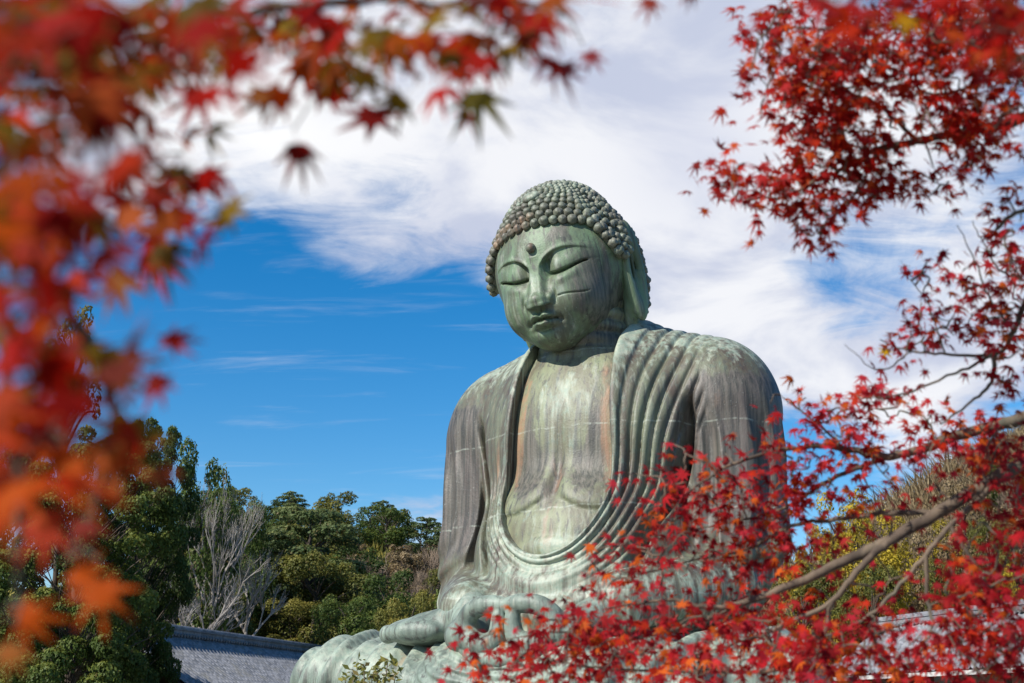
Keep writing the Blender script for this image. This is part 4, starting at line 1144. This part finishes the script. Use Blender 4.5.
# --- left tree: boughs hanging close to the lens
LT_ = empty('maple_tree', (-1.9, 1.5, 0)); tag(LT_, 'maple whose blurred orange and dark red leaves hang closest to the viewer', 'tree')
tr = MB(); tr.tube(smooth_path([(0, 0, -.1), (.02, .02, .9), (.05, 0, 1.7), (.02, -.05, 2.6), (.1, -.1, 3.4)], 4), list(np.linspace(.11, .04, 17)), 10)
tr.build('trunk', M_MBARK, LT_, True)
L0 = np.array([-1.85, 1.5, 1.9]); L1 = np.array([-1.87, 1.46, 2.5])
top = [([L1, (-150, 20, 1.5), (0, 30, 1.45), (110, 20, 1.5), (230, 12, 1.55), (360, 2, 1.6), (470, 5, 1.65), (560, 8, 1.7)], .014, .0018), ([(0, 30, 1.45), (80, 90, 1.45), (150, 150, 1.5), (180, 220, 1.5)], .006, .0018)]
regs = [(85, 60, 110, 72, 0, 21, 1.1, 1.5), (235, 30, 115, 40, 0, 14, 1.3, 1.65), (350, 30, 95, 38, 0, 11, 1.35, 1.7), (450, 30, 75, 32, 0, 7, 1.5, 1.75), (525, 14, 45, 22, 0, 3, 1.55, 1.75), (135, 140, 65, 60, 0, 7, 1.25, 1.55), (340, 75, 40, 30, 0, 2, 1.5, 1.7), (445, 75, 40, 20, 0, 1, 1.5, 1.7), (40, 30, 60, 50, 0, 10, .8, 1.1)]
RED, DRED, ORA, OLV = (.38, .010, .005), (.20, .006, .004), (.56, .085, .004), (.11, .09, .008)
ext = [(298, 150, 1.45, .037, DRED, 165), (478, 98, 1.5, .046, OLV, 178), (374, 112, 1.5, .042, DRED, 185), (265, 92, 1.45, .042, (.28, .08, .01), 175), (563, 66, 1.75, .036, (.30, .04, .04), 180), (480, 60, 1.5, .04, RED, 200), (420, 40, 1.5, .045, RED, 160), (320, 45, 1.5, .045, (.40, .06, .01), 190), (200, 95, 1.4, .042, RED, 200), (155, 190, 1.4, .04, RED, 160), (185, 215, 1.45, .036, RED, 190), (590, 55, 1.8, .028, (.35, .05, .05), 150), (540, 20, 1.6, .042, RED, 190)]
maple_bough(LT_, top, regs, 61, PAL_L, per=(2, 5), spread=.035, extra=ext, twig_r=.0016, facing=.9, esc=1.4, size=(.042, .056))
side = [([L0, (-200, 160, 1.15), (-20, 230, 1.1), (60, 300, 1.15), (110, 390, 1.2), (100, 490, 1.2), (70, 560, 1.2)], .011, .0018), ([(-20, 230, 1.1), (10, 380, 1.05), (20, 520, 1.05), (15, 620, 1.05)], .006, .0015)]
regs = [(14, 140, 56, 160, 0, 20, .75, 1.15), (12, 330, 42, 90, 0, 9, .8, 1.15), (95, 265, 60, 60, 0, 5, 1.1, 1.4), (75, 350, 50, 40, 0, 4, 1.0, 1.3), (25, 470, 38, 60, 0, 4, .8, 1.1), (70, 440, 50, 30, 0, 2, .9, 1.1)]
ext = [(152, 262, 1.35, .037, (.5, .02, .012), 120), (172, 345, 1.25, .028, RED, 30), (128, 425, 1.15, .042, (.20, .12, .012), 190), (102, 588, 1.15, .036, ORA, 170), (80, 572, 1.2, .028, ORA, 120), (22, 620, 1.1, .030, ORA, 80), (12, 650, 1.1, .022, (.4, .12, .02), 190), (12, 498, 1.1, .040, (.5, .03, .01), 200), (60, 450, 1.2, .032, ORA, 200), (85, 525, 1.2, .024, (.3, .03, .02), 190), (165, 470, 1.0, .02, (.3, .06, .02), 190), (60, 375, 1.1, .036, (.32, .03, .02), 170), (120, 280, 1.3, .036, (.3, .10, .01), 200), (160, 380, 1.25, .03, RED, 200), (110, 455, 1.0, .04, (.45, .10, .015), 160), (45, 520, 1.0, .036, (.5, .04, .01), 170)]
maple_bough(LT_, side, regs, 62, np.concatenate([PAL_L, np.array([[.48, .075, .004], [.44, .026, .004]])]), per=(2, 5), spread=.03, extra=ext, twig_r=.0016, facing=.9, esc=1.4, size=(.042, .056))
# ================================================================== SKY
W = bpy.data.worlds.new('World'); SC.world = W; W.use_nodes = True
wn = W.node_tree; N = NT(wn); bg = wn.nodes['Background']
sky = N.n('ShaderNodeTexSky', sky_type='NISHITA'); sky.sun_disc = False
sky.sun_elevation = R(40); sky.sun_rotation = R(-128); sky.ozone_density = 3.0; sky.dust_density = .35; sky.air_density = 1.0
dirv = N.coord('Generated')
nrm = N.n('ShaderNodeVectorMath', operation='NORMALIZE'); wn.links.new(dirv, nrm.inputs[0]); dirv = nrm.outputs[0]
xyz = N.sepx(dirv)
den = N.math('ADD', N.math('MAXIMUM', xyz[2], 0.0), .22)          # flat cloud deck seen in perspective
cmb = N.n('ShaderNodeCombineXYZ')
wn.links.new(N.math('DIVIDE', xyz[0], den), cmb.inputs[0]); wn.links.new(N.math('DIVIDE', xyz[1], den), cmb.inputs[1])
deck = cmb.outputs[0]
warp = N.noise(N.mapping(deck, (2.2, 2.2, 1)), 1.0, 4, .6)
def cloud_noise(scale, loc, detail=8, rough=.6, dist=.6):
    return N.noise(N.mapping(deck, scale, loc), 1.0, detail, rough, dist)
big = cloud_noise((2.4, 2.0, 1), (3.1, 1.7, 0), 9, .62, .35)
wisp = cloud_noise((5.5, 10.0, 1), (1.3, 6.2, 0), 8, .62, 1.1)
cirr = cloud_noise((2.6, 15.0, 1), (.4, 2.2, 0), 7, .6, .5)
def region(px, py, rad, soft=1.0):
    """soft round patch of sky around the direction of that part of the view"""
    d = at(px, py, 1.0) - np.array([0, 0, EYE]); d = d / np.linalg.norm(d)
    v = N.n('ShaderNodeVectorMath', operation='DISTANCE'); wn.links.new(dirv, v.inputs[0]); v.inputs[1].default_value = d
    return N.rng(v.outputs['Value'], rad / FOC, 0.0)
cover = None
for px, py, rad, w in [(270, 110, 260, .62), (430, 60, 230, .40), (600, 90, 260, .62), (760, 260, 260, .55), (560, 240, 200, .48), (940, 130, 300, .55), (880, 400, 190, .5),
                       (740, 60, 200, .3), (980, 330, 160, .3), (700, 330, 150, .3), (100, 60, 200, .4), (420, 270, 110, .22), (430, 500, 90, .25), (90,200,140,.25),
                       (330, 400, 250, -.50), (250, 520, 190, .16), (420, 510, 120, .15), (300, 350, 60, .12), (360, 250, 90, .2), (190, 300, 190, -.42), (440, 380, 170, -.4), (800, 480, 110, -.75), (868, 275, 115, -.55), (385, 185, 95, -.22), (240, 260, 90, -.2), (660, 60, 100, -.12)]:
    r_ = N.math('MULTIPLY', region(px, py, rad), w)
    cover = r_ if cover is None else N.math('ADD', cover, r_)
n_ = N.math('ADD', N.math('MULTIPLY', N.math('SUBTRACT', big, .5), 1.5), N.math('MULTIPLY', N.math('SUBTRACT', wisp, .5), .85))
thick = N.rng(N.math('ADD', cover, n_), .0, .70)
thin = N.math('MULTIPLY', N.rng(N.math('ADD', cirr, N.math('MULTIPLY', cover, .10)), .50, .80), .26)
al = N.math('MAXIMUM', thick, thin)
al = N.math('MINIMUM', al, .985)
hs = N.n('ShaderNodeHueSaturation'); hs.inputs['Saturation'].default_value = 1.46; hs.inputs['Value'].default_value = 1.5
wn.links.new(sky.outputs[0], hs.inputs['Color'])
shade = N.rng(cloud_noise((3.3, 3.3, 1), (7.7, 3.3, 0), 6, .55, .4), .38, .60)
core = N.rng(N.math('ADD', cover, N.math('MULTIPLY', n_, .6)), .35, .95)
ccol = N.mix(shade, (6.0, 6.5, 8.1), (9.6, 9.7, 10.1))
ccol = N.mix(N.math('MULTIPLY', region(270, 110, 190), .9), ccol, (10.8, 10.8, 10.9))
ccol = N.mix(N.math('MULTIPLY', region(700, 150, 120), .5), ccol, (6.6, 7.0, 8.6))
fin = N.mix(al, hs.outputs[0], ccol)
bg.inputs['Strength'].default_value = .075
wn.links.new(fin, bg.inputs['Color'])
# ================================================================== CAMERA, LIGHT, RENDER
cam = bpy.data.cameras.new('camera'); co_ = link(bpy.data.objects.new('camera', cam))
co_.location = (0, 0, EYE); co_.rotation_euler = (math.pi / 2 + PITCH, 0, 0)
cam.sensor_width = 36; cam.lens = FOC / 1024 * 36
cam.clip_start = .05; cam.clip_end = 3000
cam.dof.use_dof = True; cam.dof.focus_distance = 25.5; cam.dof.aperture_fstop = cam.lens / 1000 / .014
SC.camera = co_
SUN_AZ, SUN_EL = R(-128), R(40)           # azimuth from +Y towards +X
sd = Vector((math.sin(SUN_AZ) * math.cos(SUN_EL), math.cos(SUN_AZ) * math.cos(SUN_EL), math.sin(SUN_EL)))
sun = bpy.data.lights.new('sun', 'SUN'); sun.energy = 4.9; sun.angle = R(.6); sun.color = (1, .95, .87)
so = link(bpy.data.objects.new('sun', sun)); so.rotation_euler = (-sd).to_track_quat('-Z', 'Y').to_euler()
SC.view_settings.view_transform = 'Standard'; SC.view_settings.look = 'None'
SC.view_settings.exposure = 0.36; SC.view_settings.gamma = 1
SC.render.engine = 'CYCLES'; SC.cycles.use_denoising = True
SC.cycles.max_bounces = 6; SC.cycles.transparent_max_bounces = 8
try: SC.cycles.denoiser = 'OPENIMAGEDENOISE'
except Exception: pass
